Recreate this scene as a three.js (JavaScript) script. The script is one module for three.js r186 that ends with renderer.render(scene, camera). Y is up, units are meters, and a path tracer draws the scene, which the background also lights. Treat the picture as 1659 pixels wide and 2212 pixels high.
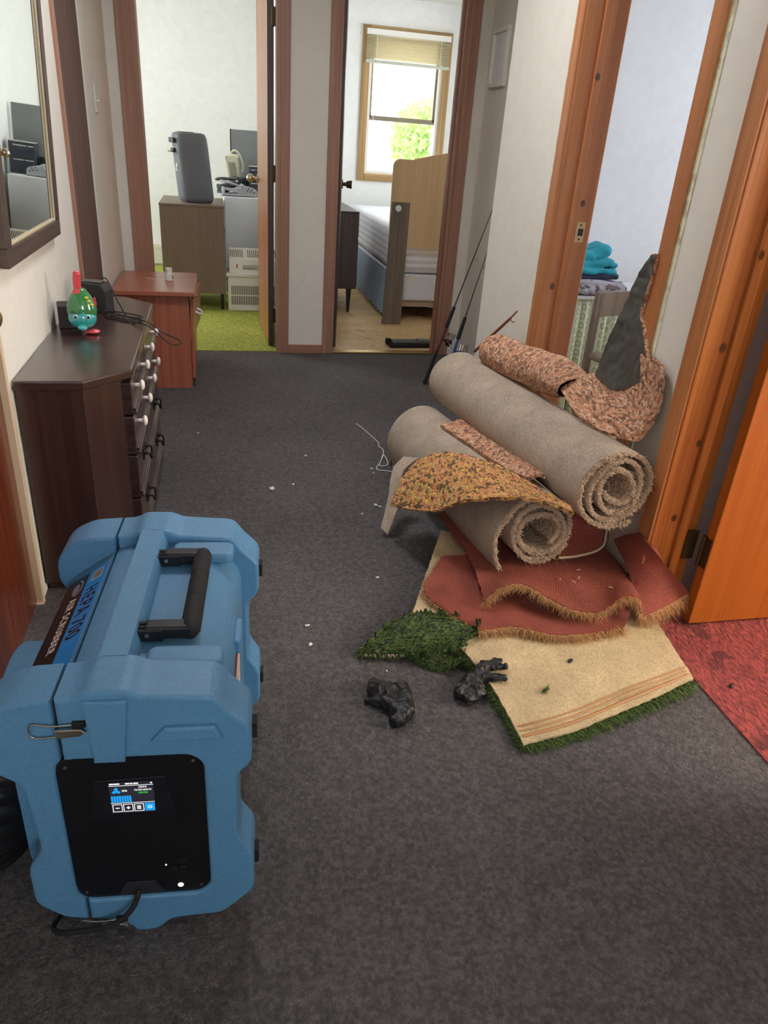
import * as THREE from 'three';
import { RoundedBoxGeometry } from 'three/addons/geometries/RoundedBoxGeometry.js';
import { mergeGeometries, mergeVertices } from 'three/addons/utils/BufferGeometryUtils.js';
import { MarchingCubes } from 'three/addons/objects/MarchingCubes.js';
import { RectAreaLightUniformsLib } from 'three/addons/lights/RectAreaLightUniformsLib.js';

// ------------------------------------------------------------ camera, sky, daylight, exposure
const scene = new THREE.Scene();
const camera = new THREE.PerspectiveCamera(70.12, 1659 / 2212, 0.02, 100);
camera.position.set(0, 1.2, 0);
camera.up.set(0.034441, 0.890215, -0.454237);
camera.lookAt(0.213930, 1.2 - 0.450539, -0.866746);
const renderer = new THREE.WebGLRenderer({ antialias: true });
renderer.toneMapping = THREE.LinearToneMapping;
renderer.toneMappingExposure = 1.08;
renderer.shadowMap.enabled = true;
RectAreaLightUniformsLib.init();
scene.background = new THREE.Color(0.93, 0.97, 1.0);
scene.backgroundIntensity = 7.2;
// daylight at each window: [centre, size, towards, colour, intensity]
const DAYLIGHT = [
  { at: [-1.84, 1.45, -6.25], size: [1.5, 1.2], to: [1, 1.2, -6.3], color: 0xfffaee, intensity: 1.7 },   // bedroom with the green carpet
  { at: [3.54, 1.45, -2.95], size: [1.2, 1.2], to: [1, 1.0, -3.1], color: 0xdfe8ff, intensity: 0.25 },    // side bedroom
  { at: [3.54, 1.45, -0.25], size: [1.3, 1.2], to: [1, 0.6, -0.8], color: 0xfff0dc, intensity: 15 },    // room with the red carpet
  { at: [0.35, 1.5, 1.94], size: [0.9, 0.8], to: [0.35, 1.0, -2], color: 0xe6eeff, intensity: 6 },
  { at: [2.64, 1.45, -6.2], size: [1.2, 1.2], to: [0.6, 1.0, -6.0], color: 0xf2fbf4, intensity: 1.5 },     // second window of the bed room     // behind the camera
];
for (const d of DAYLIGHT) {
  const l = new THREE.RectAreaLight(d.color, d.intensity, ...d.size);
  l.position.set(...d.at); l.lookAt(...d.to); scene.add(l);
}

// ------------------------------------------------------------ helpers
function rng(seed) { let a = seed >>> 0; return () => { a = (a + 0x6D2B79F5) | 0; let t = Math.imul(a ^ (a >>> 15), 1 | a); t = (t + Math.imul(t ^ (t >>> 7), 61 | t)) ^ t; return ((t ^ (t >>> 14)) >>> 0) / 4294967296; }; }
const V = (x, y, z) => new THREE.Vector3(x, y, z);
const clamp = (x, a, b) => Math.min(b, Math.max(a, x)), mix = (a, b, t) => a + (b - a) * t, sstep = (a, b, x) => { const t = clamp((x - a) / (b - a), 0, 1); return t * t * (3 - 2 * t); };
function hash2(x, y, s) { let h = Math.imul(x, 374761393) ^ Math.imul(y, 668265263) ^ Math.imul(s, 2147483647 ^ 362437); h = Math.imul(h ^ (h >>> 13), 1274126177); return ((h ^ (h >>> 16)) >>> 0) / 4294967296; }
function vnoise(x, y, px, py, s) {   // tileable value noise: period px, py
  const xi = Math.floor(x), yi = Math.floor(y), fx = x - xi, fy = y - yi, u = fx * fx * (3 - 2 * fx), v = fy * fy * (3 - 2 * fy);
  const m = (a, p) => ((a % p) + p) % p, x0 = m(xi, px), x1 = m(xi + 1, px), y0 = m(yi, py), y1 = m(yi + 1, py);
  return mix(mix(hash2(x0, y0, s), hash2(x1, y0, s), u), mix(hash2(x0, y1, s), hash2(x1, y1, s), u), v);
}
function fbm(u, v, fx, fy, oct, s) { let a = 0.5, r = 0, n = 0; for (let i = 0; i < oct; i++) { r += a * vnoise(u * fx, v * fy, fx, fy, s + i); n += a; a *= 0.5; fx *= 2; fy *= 2; } return r / n; }
function n3(x, y, z, s) { const k = Math.floor(z), f = z - k, t = f * f * (3 - 2 * f); return mix(vnoise(x + k * 17.3, y, 99991, 99991, s + k), vnoise(x + (k + 1) * 17.3, y, 99991, 99991, s + k + 1), t) * 2 - 1; }
const rgb = (h) => [(h >> 16) & 255, (h >> 8) & 255, h & 255];
const mix3 = (a, b, t) => [mix(a[0], b[0], t), mix(a[1], b[1], t), mix(a[2], b[2], t)];
function tex(w, h, tileW, tileH, fn, srgb = true) {   // fn(u, v) -> [r,g,b] 0..255; covers tileW x tileH metres
  const d = new Uint8Array(w * h * 4);
  for (let j = 0; j < h; j++) for (let i = 0; i < w; i++) { const c = fn((i + 0.5) / w, (j + 0.5) / h), k = (j * w + i) * 4; d[k] = clamp(c[0], 0, 255); d[k + 1] = clamp(c[1], 0, 255); d[k + 2] = clamp(c[2], 0, 255); d[k + 3] = 255; }
  const t = new THREE.DataTexture(d, w, h, THREE.RGBAFormat); t.wrapS = t.wrapT = THREE.RepeatWrapping; t.magFilter = THREE.LinearFilter; t.minFilter = THREE.LinearMipmapLinearFilter; t.generateMipmaps = true;
  if (srgb) t.colorSpace = THREE.SRGBColorSpace; t.repeat.set(1 / tileW, 1 / tileH); t.needsUpdate = true; return t;
}
const grey = (v) => [v, v, v];
const std = (o) => new THREE.MeshStandardMaterial({ side: THREE.DoubleSide, ...o });
const phys = (o) => new THREE.MeshPhysicalMaterial({ side: THREE.DoubleSide, ...o });

function boxproj(g, swap = false) {
  if (g.index) g = g.toNonIndexed();
  const p = g.attributes.position, n = g.attributes.normal, uv = new Float32Array(p.count * 2);
  for (let t = 0; t < p.count; t += 3) {
    let nx = 0, ny = 0, nz = 0; for (let k = 0; k < 3; k++) { nx += n.getX(t + k); ny += n.getY(t + k); nz += n.getZ(t + k); }
    nx = Math.abs(nx); ny = Math.abs(ny); nz = Math.abs(nz);
    for (let k = 0; k < 3; k++) {
      const i = t + k, x = p.getX(i), y = p.getY(i), z = p.getZ(i); let a, b;
      if (ny >= nx && ny >= nz) { a = x; b = z; } else if (nx >= nz) { a = z; b = y; } else { a = x; b = y; }
      uv[i * 2] = swap ? b : a; uv[i * 2 + 1] = swap ? a : b;
    }
  }
  g.setAttribute('uv', new THREE.BufferAttribute(uv, 2)); return g;
}
function clean(g) { if (g.index) g = g.toNonIndexed(); for (const k of Object.keys(g.attributes)) if (!['position', 'normal', 'uv'].includes(k)) g.deleteAttribute(k); if (!g.attributes.uv) boxproj(g); g.morphAttributes = {}; return g; }
const merge = (list) => list.length === 1 ? clean(list[0]) : mergeGeometries(list.map(clean), false);
function bx(x0, x1, y0, y1, z0, z1, r = 0, swap = false) {   // box between two corners, r = edge rounding
  const w = Math.abs(x1 - x0), h = Math.abs(y1 - y0), d = Math.abs(z1 - z0); r = Math.min(r, w / 2.05, h / 2.05, d / 2.05);
  const g = r > 0 ? new RoundedBoxGeometry(w, h, d, 2, r) : new THREE.BoxGeometry(w, h, d);
  g.translate((x0 + x1) / 2, (y0 + y1) / 2, (z0 + z1) / 2); return boxproj(g, swap);
}
function cyl(p, q, r0, r1 = r0, seg = 14, caps = true) {
  const a = V(...p), b = V(...q), L = a.distanceTo(b), g = new THREE.CylinderGeometry(r1, r0, L, seg, 1, !caps);
  g.applyQuaternion(new THREE.Quaternion().setFromUnitVectors(V(0, 1, 0), b.clone().sub(a).normalize())); g.translate((a.x + b.x) / 2, (a.y + b.y) / 2, (a.z + b.z) / 2); return g;
}
function tube(pts, r, seg = 40, rs = 8, closed = false) { return new THREE.TubeGeometry(new THREE.CatmullRomCurve3(pts.map((p) => V(...p)), closed, 'centripetal'), seg, r, rs, closed); }
function ball(x, y, z, rx, ry = rx, rz = rx, seg = 20) { const g = new THREE.SphereGeometry(1, seg, Math.round(seg * 0.7)); g.scale(rx, ry, rz); g.translate(x, y, z); return g; }
function extr(pts, depth, bevel = 0, holes = []) {   // polygon in xy extruded along +z
  const s = new THREE.Shape(pts.map((p) => new THREE.Vector2(...p))); for (const h of holes) s.holes.push(new THREE.Path(h.map((p) => new THREE.Vector2(...p))));
  return new THREE.ExtrudeGeometry(s, { depth: depth - 2 * bevel, bevelEnabled: bevel > 0, bevelSize: bevel, bevelThickness: bevel, bevelOffset: -bevel, bevelSegments: 3, curveSegments: 10 }).translate(0, 0, bevel);
}
function rrect(x0, x1, y0, y1, r, n = 6) { const o = []; for (const [cx, cy, a] of [[x1 - r, y0 + r, -90], [x1 - r, y1 - r, 0], [x0 + r, y1 - r, 90], [x0 + r, y0 + r, 180]]) for (let i = 0; i <= n; i++) { const t = (a + 90 * i / n) * Math.PI / 180; o.push([cx + r * Math.cos(t), cy + r * Math.sin(t)]); } return o; }

function soften(pts, r) {   // polygon with its corners rounded
  const o = [], n = pts.length; pts.forEach((p, i) => { const a = pts[(i + n - 1) % n], b = pts[(i + 1) % n], la = Math.hypot(a[0] - p[0], a[1] - p[1]), lb = Math.hypot(b[0] - p[0], b[1] - p[1]), k = Math.min(r, la * 0.45, lb * 0.45), A = [p[0] + (a[0] - p[0]) / la * k, p[1] + (a[1] - p[1]) / la * k], B = [p[0] + (b[0] - p[0]) / lb * k, p[1] + (b[1] - p[1]) / lb * k]; for (const t of [0, 0.25, 0.5, 0.75, 1]) { const u = 1 - t; o.push([u * u * A[0] + 2 * u * t * p[0] + t * t * B[0], u * u * A[1] + 2 * u * t * p[1] + t * t * B[1]]); } }); return o;
}
const taken = {};
function numbered(n) { if (!(n in taken)) { taken[n] = 0; return n; } taken[n]++; return n + '_' + String(taken[n]).padStart(3, '0'); }
function obj(name, geo, mat, parent = scene) {
  const g = Array.isArray(geo) ? merge(geo) : clean(geo), m = new THREE.Mesh(g, mat);
  m.name = parent === scene ? numbered(name) : name; m.castShadow = m.receiveShadow = true; parent.add(m); return m;
}
function tag(o, label, category, group, kind) { o.userData.label = label; o.userData.category = category; if (group) o.userData.group = group; if (kind) o.userData.kind = kind; return o; }
function thing(name, label, category, at = [0, 0, 0], turn = 0, group) { const o = new THREE.Group(); o.name = numbered(name); o.position.set(...at); o.rotation.y = turn; scene.add(o); return tag(o, label, category, group); }
const struct = (name, geo, mat, label, category = 'wall') => tag(obj(name, geo, mat), label, category, null, 'structure');
const stuff = (o) => { o.userData.kind = 'stuff'; return o; };

// wall slab with rectangular openings. axis 'x': runs along x, occupies z0..z1; axis 'z': runs along z, occupies x0..x1
function slab(axis, t0, t1, a0, a1, holes = [], h = 2.35) {
  const out = [], B = (b0, b1, y0, y1) => { if (b1 - b0 > 1e-4 && y1 - y0 > 1e-4) out.push(axis === 'x' ? bx(b0, b1, y0, y1, t0, t1) : bx(t0, t1, y0, y1, b0, b1)); };
  let c = a0; for (const [h0, h1, y0, y1] of [...holes].sort((p, q) => p[0] - q[0])) { B(c, h0, 0, h); B(h0, h1, 0, y0); B(h0, h1, y1, h); c = h1; } B(c, a1, 0, h); return out;
}
// cubic interpolation of a grid of points, as a sheet with thickness; returns surfaces and its rim
function cr(a, b, c, d, t) { const t2 = t * t, t3 = t2 * t; return 0.5 * (2 * b + (c - a) * t + (2 * a - 5 * b + 4 * c - d) * t2 + (3 * b - a - 3 * c + d) * t3); }
function sample(grid, v, u) {
  const R = grid.length, C = grid[0].length, fy = clamp(v, 0, 1) * (R - 1), fx = clamp(u, 0, 1) * (C - 1), j = Math.min(Math.floor(fy), R - 2), i = Math.min(Math.floor(fx), C - 2), ty = fy - j, tx = fx - i;
  const at = (r, c, k) => { const r0 = clamp(r, 0, R - 1), c0 = clamp(c, 0, C - 1); let x = grid[r0][c0][k]; if (r < 0) x = 2 * x - grid[1][c0][k]; if (r >= R) x = 2 * x - grid[R - 2][c0][k]; if (c < 0) x = 2 * x - grid[r0][1][k]; if (c >= C) x = 2 * x - grid[r0][C - 2][k]; return x; };
  return [0, 1, 2].map((k) => cr(...[-1, 0, 1, 2].map((dj) => cr(...[-1, 0, 1, 2].map((di) => at(j + dj, i + di, k)), tx)), ty));
}
function sheet(grid, o = {}) {
  const { nu = 40, nv = 40, thick = 0.008, noise = 0, freq = 30, seed = 1, up = [0, 1, 0], ragged = 0 } = o;
  const P = [], N = []; let su = 0, sv = 0;
  for (let j = 0; j <= nv; j++) { P.push([]); for (let i = 0; i <= nu; i++) { let u = i / nu, v = j / nv; if (ragged) { const e = ragged; if (j === 0) v += e * hash2(i, 3, seed); if (j === nv) v -= e * hash2(i, 5, seed); if (i === 0) u += e * hash2(j, 7, seed); if (i === nu) u -= e * hash2(j, 9, seed); } P[j].push(V(...sample(grid, v, u))); } }
  const U = V(...up);
  for (let j = 0; j <= nv; j++) { N.push([]); for (let i = 0; i <= nu; i++) { const a = P[j][Math.min(i + 1, nu)].clone().sub(P[j][Math.max(i - 1, 0)]), b = P[Math.min(j + 1, nv)][i].clone().sub(P[Math.max(j - 1, 0)][i]); N[j].push(a.cross(b).normalize()); } }
  let flip = 0; for (const r of N) for (const n of r) flip += n.dot(U); const sg = flip < 0 ? -1 : 1; for (const r of N) for (const n of r) n.multiplyScalar(sg);
  if (noise) for (let j = 0; j <= nv; j++) for (let i = 0; i <= nu; i++) P[j][i].addScaledVector(N[j][i], noise * n3(P[j][i].x * freq, P[j][i].z * freq, P[j][i].y * freq, seed));
  for (let i = 1; i <= nu; i++) su += P[nv >> 1][i].distanceTo(P[nv >> 1][i - 1]); for (let j = 1; j <= nv; j++) sv += P[j][nu >> 1].distanceTo(P[j - 1][nu >> 1]);
  const surf = (off) => { const pos = [], uv = [], idx = []; for (let j = 0; j <= nv; j++) for (let i = 0; i <= nu; i++) { const q = P[j][i].clone().addScaledVector(N[j][i], off); pos.push(q.x, q.y, q.z); uv.push(i / nu * su, j / nv * sv); } for (let j = 0; j < nv; j++) for (let i = 0; i < nu; i++) { const a = j * (nu + 1) + i, b = a + 1, c = a + nu + 1, d = c + 1; if ((sg > 0) === (off === 0)) idx.push(a, b, d, a, d, c); else idx.push(a, d, b, a, c, d); } const g = new THREE.BufferGeometry(); g.setAttribute('position', new THREE.Float32BufferAttribute(pos, 3)); g.setAttribute('uv', new THREE.Float32BufferAttribute(uv, 2)); g.setIndex(idx); g.computeVertexNormals(); return g; };
  const loop = []; for (let i = 0; i < nu; i++) loop.push([0, i]); for (let j = 0; j < nv; j++) loop.push([j, nu]); for (let i = nu; i > 0; i--) loop.push([nv, i]); for (let j = nv; j > 0; j--) loop.push([j, 0]);
  const pos = [], uv = [], idx = []; let len = 0;
  loop.concat([loop[0]]).forEach(([j, i], k, all) => { const a = P[j][i], b = a.clone().addScaledVector(N[j][i], -thick); if (k) len += a.distanceTo(P[all[k - 1][0]][all[k - 1][1]]); pos.push(a.x, a.y, a.z, b.x, b.y, b.z); uv.push(len, 0, len, thick); if (k) { const q = 2 * k; idx.push(q - 2, q - 1, q + 1, q - 2, q + 1, q); } });
  const rimG = new THREE.BufferGeometry(); rimG.setAttribute('position', new THREE.Float32BufferAttribute(pos, 3)); rimG.setAttribute('uv', new THREE.Float32BufferAttribute(uv, 2)); rimG.setIndex(idx); rimG.computeVertexNormals();
  const edge = (side) => { const r = []; const cnt = side === 'front' || side === 'back' ? nu : nv; for (let k = 0; k <= cnt; k++) { const [j, i, j2, i2] = side === 'front' ? [0, k, 1, k] : side === 'back' ? [nv, k, nv - 1, k] : side === 'left' ? [k, 0, k, 1] : [k, nu, k, nu - 1]; r.push({ p: P[j][i].clone().addScaledVector(N[j][i], -thick / 2), d: P[j][i].clone().sub(P[j2][i2]).normalize(), n: N[j][i].clone() }); } return r; };
  return { top: surf(0), bottom: surf(-thick), rim: rimG, edge, solid: () => [surf(0), surf(-thick), rimG] };
}
// thin tapering threads standing off an edge: list of {p, d (outwards), n (up)}
function threads(edge, count, len, wid, seed, droop = 0.4, spread = 0.7) {
  const r = rng(seed), pos = [], idx = [];
  for (let k = 0; k < count; k++) {
    const f = r() * (edge.length - 1), i = Math.min(Math.floor(f), edge.length - 2), t = f - i, e0 = edge[i], e1 = edge[i + 1];
    const p = e0.p.clone().lerp(e1.p, t), d = e0.d.clone().lerp(e1.d, t), n = e0.n, s = d.clone().cross(n).normalize();
    const L = len * (0.35 + r() * 0.9), dir = d.clone().addScaledVector(s, (r() - 0.5) * 2 * spread).addScaledVector(n, (r() - 0.5) * spread).normalize(), side = dir.clone().cross(n).normalize();
    p.addScaledVector(n, (r() - 0.5) * wid * 3).addScaledVector(d, -len * 0.15);
    const q1 = p.clone().addScaledVector(dir, L * 0.5).add(V(0, -droop * L * 0.12, 0)), q2 = p.clone().addScaledVector(dir, L).add(V((r() - 0.5) * L * 0.5, -droop * L * 0.5, (r() - 0.5) * L * 0.5)), w = wid * (0.6 + 0.7 * r());
    const b = pos.length / 3, a1 = side.clone().multiplyScalar(w), a2 = n.clone().multiplyScalar(w);
    for (const [q, z] of [[p, 1], [q1, 0.8]]) for (const [ca, sa] of [[1, 0], [-0.5, 0.87], [-0.5, -0.87]]) { const o = q.clone().addScaledVector(a1, ca * z).addScaledVector(a2, sa * z); pos.push(o.x, o.y, o.z); }
    pos.push(q2.x, q2.y, q2.z);
    for (let m = 0; m < 3; m++) { const m2 = (m + 1) % 3; idx.push(b + m, b + m2, b + 3 + m2, b + m, b + 3 + m2, b + 3 + m, b + 3 + m, b + 3 + m2, b + 6); }
  }
  const g = new THREE.BufferGeometry(); g.setAttribute('position', new THREE.Float32BufferAttribute(pos, 3)); g.setIndex(idx); g.computeVertexNormals(); return g;
}
// signed-distance blob meshed by marching cubes
function blob(field, lo, hi, res) {
  const mc = new MarchingCubes(res, new THREE.MeshBasicMaterial(), false, false, 120000); mc.isolation = 0;
  const c = [0, 1, 2].map((k) => (lo[k] + hi[k]) / 2), h = Math.max(...[0, 1, 2].map((k) => (hi[k] - lo[k]) / 2)) * 1.02;
  for (let k = 0; k < res; k++) for (let j = 0; j < res; j++) for (let i = 0; i < res; i++) { const f = (q) => (q - res / 2) / (res / 2) * h; mc.field[i + j * res + k * res * res] = -field(c[0] + f(i), c[1] + f(j), c[2] + f(k)); }
  mc.update(); const n = mc.count ?? mc.geometry.drawRange.count, pos = new Float32Array(mc.positionArray.slice(0, n * 3));
  for (let i = 0; i < n; i++) for (let k = 0; k < 3; k++) pos[i * 3 + k] = c[k] + pos[i * 3 + k] * h;
  let g = new THREE.BufferGeometry(); g.setAttribute('position', new THREE.BufferAttribute(pos, 3)); g = mergeVertices(g, 1e-5); g.computeVertexNormals(); return boxproj(g.toNonIndexed());
}
function capsule(x, y, z, a, b, ra, rb) { const ab = [b[0] - a[0], b[1] - a[1], b[2] - a[2]], ap = [x - a[0], y - a[1], z - a[2]], t = clamp((ap[0] * ab[0] + ap[1] * ab[1] + ap[2] * ab[2]) / (ab[0] ** 2 + ab[1] ** 2 + ab[2] ** 2), 0, 1); return Math.hypot(ap[0] - ab[0] * t, ap[1] - ab[1] * t, ap[2] - ab[2] * t) - mix(ra, rb, t); }
const smin = (a, b, k) => { const h = clamp(0.5 + 0.5 * (b - a) / k, 0, 1); return mix(b, a, h) - k * h * (1 - h); };

// ------------------------------------------------------------ materials
const paintBump = tex(256, 256, 0.5, 0.5, (u, v) => grey(128 + 90 * (fbm(u, v, 24, 24, 4, 3) - 0.5)), false);
const paint = (h, seed = 1) => std({ map: tex(256, 256, 1.9, 1.9, (u, v) => { const a = fbm(u, v, 5, 5, 5, seed) - 0.5, b = fbm(u, v, 60, 60, 2, seed + 9) - 0.5; return rgb(h).map((c) => c * (1 + 0.05 * a + 0.03 * b)); }), roughness: 0.75, bumpMap: paintBump, bumpScale: 0.0006 });
const M = {};
M.hallPaint = paint(0xe2dccf, 2); M.roomPaint = paint(0xecedec, 3); M.sidePaint = paint(0xdfe2ea, 4); M.ceilingPaint = paint(0xe9e6de, 5);
function woodMat(c0, c1, c2, o = {}) {   // grain runs along v
  const { seed = 1, rough = 0.45, knots = [], tw = 0.4, th = 1.6, coat = 0, fine = 1 } = o;
  const f = (u, v) => { let d = 0, kn = 0; for (const [ku, kv, kr] of knots) { let du = Math.abs(u - ku); du = Math.min(du, 1 - du) * tw; const dv = (v - kv) * th, r = Math.hypot(du, dv * 0.75); d += kr * 2.2 * Math.exp(-((r / (kr * 2.6)) ** 2)) * Math.sign(u - ku || 1); kn = Math.max(kn, sstep(kr * 1.25, kr * 0.8, r)); }
    const g = fbm(u + d * 0.6, v, 26, 3, 4, seed), ff = fbm(u, v, 110, 5, 2, seed + 4), big = fbm(u, v, 3, 2, 3, seed + 8); let c = mix3(c0, c1, sstep(0.25, 0.75, g * 0.75 + ff * 0.25 * fine)); c = mix3(c, c2, 0.55 * sstep(0.45, 0.8, big)); return mix3(c, c0.map((x) => x * 0.32), kn * 0.7); };
  const p = { map: tex(256, 512, tw, th, f), roughness: rough, bumpMap: tex(256, 256, tw, th, (u, v) => grey(255 * fbm(u, v, 100, 4, 2, seed + 4)), false), bumpScale: 0.0004 };
  return coat ? phys({ ...p, clearcoat: coat, clearcoatRoughness: 0.25 }) : std(p);
}
M.pine = woodMat([156, 88, 36], [200, 126, 54], [178, 100, 40], { seed: 11, rough: 0.38, coat: 0.35, knots: [[0.07, 0.2, 0.008], [0.1, 0.34, 0.007], [0.08, 0.5, 0.009], [0.14, 0.64, 0.008], [0.55, 0.66, 0.008], [0.11, 0.84, 0.009]] });
M.pineRed = woodMat([168, 102, 58], [196, 128, 76], [180, 112, 64], { seed: 15, rough: 0.4, coat: 0.3, knots: [[0.06, 0.26, 0.007], [0.04, 0.48, 0.009], [0.2, 0.66, 0.008], [0.12, 0.9, 0.008]] });
M.casing = woodMat([150, 108, 88], [170, 126, 102], [158, 114, 92], { seed: 21, rough: 0.5 });
M.darkJamb = woodMat([58, 46, 40], [80, 66, 58], [70, 56, 50], { seed: 25, rough: 0.45 });
M.brownDoor = woodMat([92, 68, 58], [110, 82, 70], [100, 74, 64], { seed: 28, rough: 0.85 });
M.redDoor = woodMat([88, 36, 18], [128, 56, 28], [104, 44, 22], { seed: 31, rough: 0.28, coat: 0.5 });
M.orangeDoor = woodMat([168, 90, 22], [182, 100, 27], [174, 94, 24], { seed: 33, rough: 0.42, coat: 0.25, fine: 0.5 });
M.tanEdge = std({ color: 0xcdb596, roughness: 0.85 });
M.paleEdge = std({ map: tex(64, 256, 0.1, 1.0, (u, v) => mix3([222, 222, 190], [188, 178, 150], sstep(0.52, 0.72, fbm(u, v, 4, 40, 3, 77)))), roughness: 0.9 });
M.hallCarpet = std({ map: tex(1024, 1024, 0.9, 0.9, (u, v) => { const a = hash2(Math.floor(u * 512), Math.floor(v * 512), 5), b = fbm(u, v, 120, 120, 2, 6), c = fbm(u, v, 4, 4, 4, 8), k = 0.62 + 0.4 * a * b + 0.28 * b + 0.16 * c; return [88 * k, 84 * k, 83 * k]; }), roughness: 0.92, bumpMap: tex(512, 512, 0.45, 0.45, (u, v) => grey(255 * (0.88 * fbm(u, v, 140, 140, 2, 16) + 0.12 * (Math.sin(u * 2 * Math.PI * 75) * 0.5 + 0.5))), false), bumpScale: 0.0022 });
M.greenCarpet = std({ map: tex(512, 512, 1.1, 1.1, (u, v) => { const a = fbm(u, v, 5, 5, 4, 40), b = fbm(u, v, 130, 130, 2, 41); return mix3([146, 156, 60], [176, 182, 88], a).map((c) => c * (0.75 + 0.5 * b)); }), roughness: 0.95, bumpMap: tex(256, 256, 0.4, 0.4, (u, v) => grey(255 * fbm(u, v, 60, 60, 2, 43)), false), bumpScale: 0.003 });
M.redCarpet = std({ map: tex(512, 512, 0.8, 0.8, (u, v) => { const a = fbm(u, v, 4, 4, 4, 50), b = fbm(u, v, 110, 70, 2, 51), s = sstep(0.72, 0.8, fbm(u, v, 9, 9, 3, 53)); return mix3([136, 58, 56], [156, 74, 68], a).map((c) => c * (0.72 + 0.55 * b) * (1 - 0.25 * s)); }), roughness: 0.95, bumpMap: tex(256, 256, 0.3, 0.3, (u, v) => grey(255 * fbm(u, v, 56, 30, 3, 52)), false), bumpScale: 0.004 });
M.plyFloor = std({ map: tex(512, 512, 1.2, 1.2, (u, v) => { const a = fbm(u, v, 3, 20, 4, 60), b = fbm(u, v, 60, 60, 3, 61), s = sstep(0.66, 0.78, fbm(u, v, 6, 6, 4, 63)); return mix3(mix3([196, 160, 112], [214, 184, 138], a), [150, 118, 84], 0.5 * s).map((c) => c * (0.9 + 0.2 * b)); }), roughness: 0.6 });
M.black = std({ color: 0x141516, roughness: 0.45 }); M.blackMatte = std({ color: 0x1b1b1c, roughness: 0.8 }); M.chrome = std({ color: 0xb9b4aa, metalness: 1, roughness: 0.28 }); M.brass = std({ color: 0xa98d55, metalness: 1, roughness: 0.38 }); M.bronze = std({ color: 0x5c4f38, metalness: 0.8, roughness: 0.45 });
M.white = std({ color: 0xe8e6e0, roughness: 0.45 }); M.offWhite = std({ color: 0xdcd8cb, roughness: 0.55 }); M.dark = std({ color: 0x2a2826, roughness: 0.6 });
M.sash = std({ color: 0x837a66, roughness: 0.6 });
M.glass = phys({ color: 0xffffff, roughness: 0.02, transmission: 1, thickness: 0, ior: 1.5 });

// ------------------------------------------------------------ the setting
const FAR = -4.5, HL = -0.5, HR = 1.184;
struct('floor', [bx(HL - 0.1, HR + 0.004, -0.08, 0, FAR - 0.02, 2.1), bx(HR, 1.62, -0.08, 0, FAR - 0.02, -3.2)], M.hallCarpet, 'dark grey low-pile carpet covering the hallway floor', 'floor');
struct('floor_green_bedroom', bx(-2.0, 0.56, -0.08, 0.004, -7.75, FAR - 0.02), M.greenCarpet, 'lime green carpet of the bedroom behind the brown cabinet', 'floor');
struct('floor_bare_bedroom', bx(0.56, 2.8, -0.08, 0, -7.75, FAR - 0.02), M.plyFloor, 'bare tan plywood floor of the bedroom with the bed', 'floor');
struct('floor_red_room', bx(HR + 0.004, 3.7, -0.08, 0.004, -1.71, 2.1), M.redCarpet, 'worn red carpet beyond the orange doorway', 'floor');
struct('floor_side_bedroom', [bx(HR + 0.004, 1.62, -0.08, 0, -3.2, -1.71), bx(1.62, 3.7, -0.08, 0, -4.1, -1.71)], M.plyFloor, 'floor of the side bedroom behind the carpet rolls', 'floor');
struct('ceiling', bx(-2.1, 3.8, 2.35, 2.45, -7.8, 2.2), M.ceilingPaint, 'off-white ceiling over the hallway and rooms', 'ceiling');
struct('wall_left', slab('z', HL - 0.1, HL, FAR, 2.1, [[-3.67, -3.05, 0, 2.03], [-1.83, -1.06, 0, 2.03]]), M.hallPaint, 'off-white left hallway wall carrying the framed mirror');
struct('wall_far', slab('x', FAR - 0.11, FAR, -2.0, 2.8, [[-0.371, 0.371, 0, 2.02], [0.682, 1.38, 0, 2.02]]), M.hallPaint, 'narrow off-white end wall between the two bedroom doorways');
struct('wall_right', [...slab('z', HR, 1.307, -3.25, 2.1, [[-2.613, -1.862, 0, 2.03], [-1.614, -0.852, 0, 2.03]]), bx(1.307, 1.61, 0, 2.35, -3.25, -3.15)], M.hallPaint, 'off-white right hallway wall behind the stacked carpet rolls');
struct('wall_alcove', bx(1.51, 1.61, 0, 2.35, FAR, -3.25), M.hallPaint, 'recessed off-white wall behind the fishing rods');
struct('wall_back', slab('x', 2.0, 2.1, -0.5, 1.184, [[-0.1, 0.8, 1.1, 1.9]]), M.hallPaint, 'hallway wall behind the viewer with a window opening');
struct('wall_green_bedroom', [...slab('x', -7.75, -7.65, -2.0, 0.6), ...slab('z', -2.0, -1.9, -7.65, FAR - 0.11, [[-7.0, -5.5, 0.85, 2.05]])], M.roomPaint, 'cream walls of the green-carpeted bedroom');
struct('wall_partition', slab('z', 0.5, 0.6, -7.65, FAR - 0.11), M.roomPaint, 'partition wall between the two end bedrooms');
struct('wall_bare_bedroom', [...slab('x', -7.75, -7.65, 0.6, 2.8, [[1.43, 2.13, 0.92, 2.07]]), ...slab('z', 2.7, 2.8, -7.65, FAR - 0.11, [[-6.8, -5.6, 0.85, 2.05]])], M.roomPaint, 'white bedroom wall around the window with the raised blind');
struct('wall_side_bedroom', [...slab('x', -4.1, -4.0, 1.61, 3.7), ...slab('z', 3.6, 3.7, -4.0, -1.71, [[-3.55, -2.35, 0.85, 2.05]]), ...slab('x', -1.76, -1.66, 1.307, 3.6), bx(1.307, 1.32, 0, 2.35, -3.15, -2.615)], M.sidePaint, 'cool white wall of the side bedroom above the clothes pile');
struct('wall_red_room', [...slab('z', 3.6, 3.7, -1.71, 2.1, [[-0.9, 0.4, 0.85, 2.05]]), ...slab('x', 2.0, 2.1, 1.184, 3.7)], M.hallPaint, 'wall with a window in the red-carpeted room');

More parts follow.
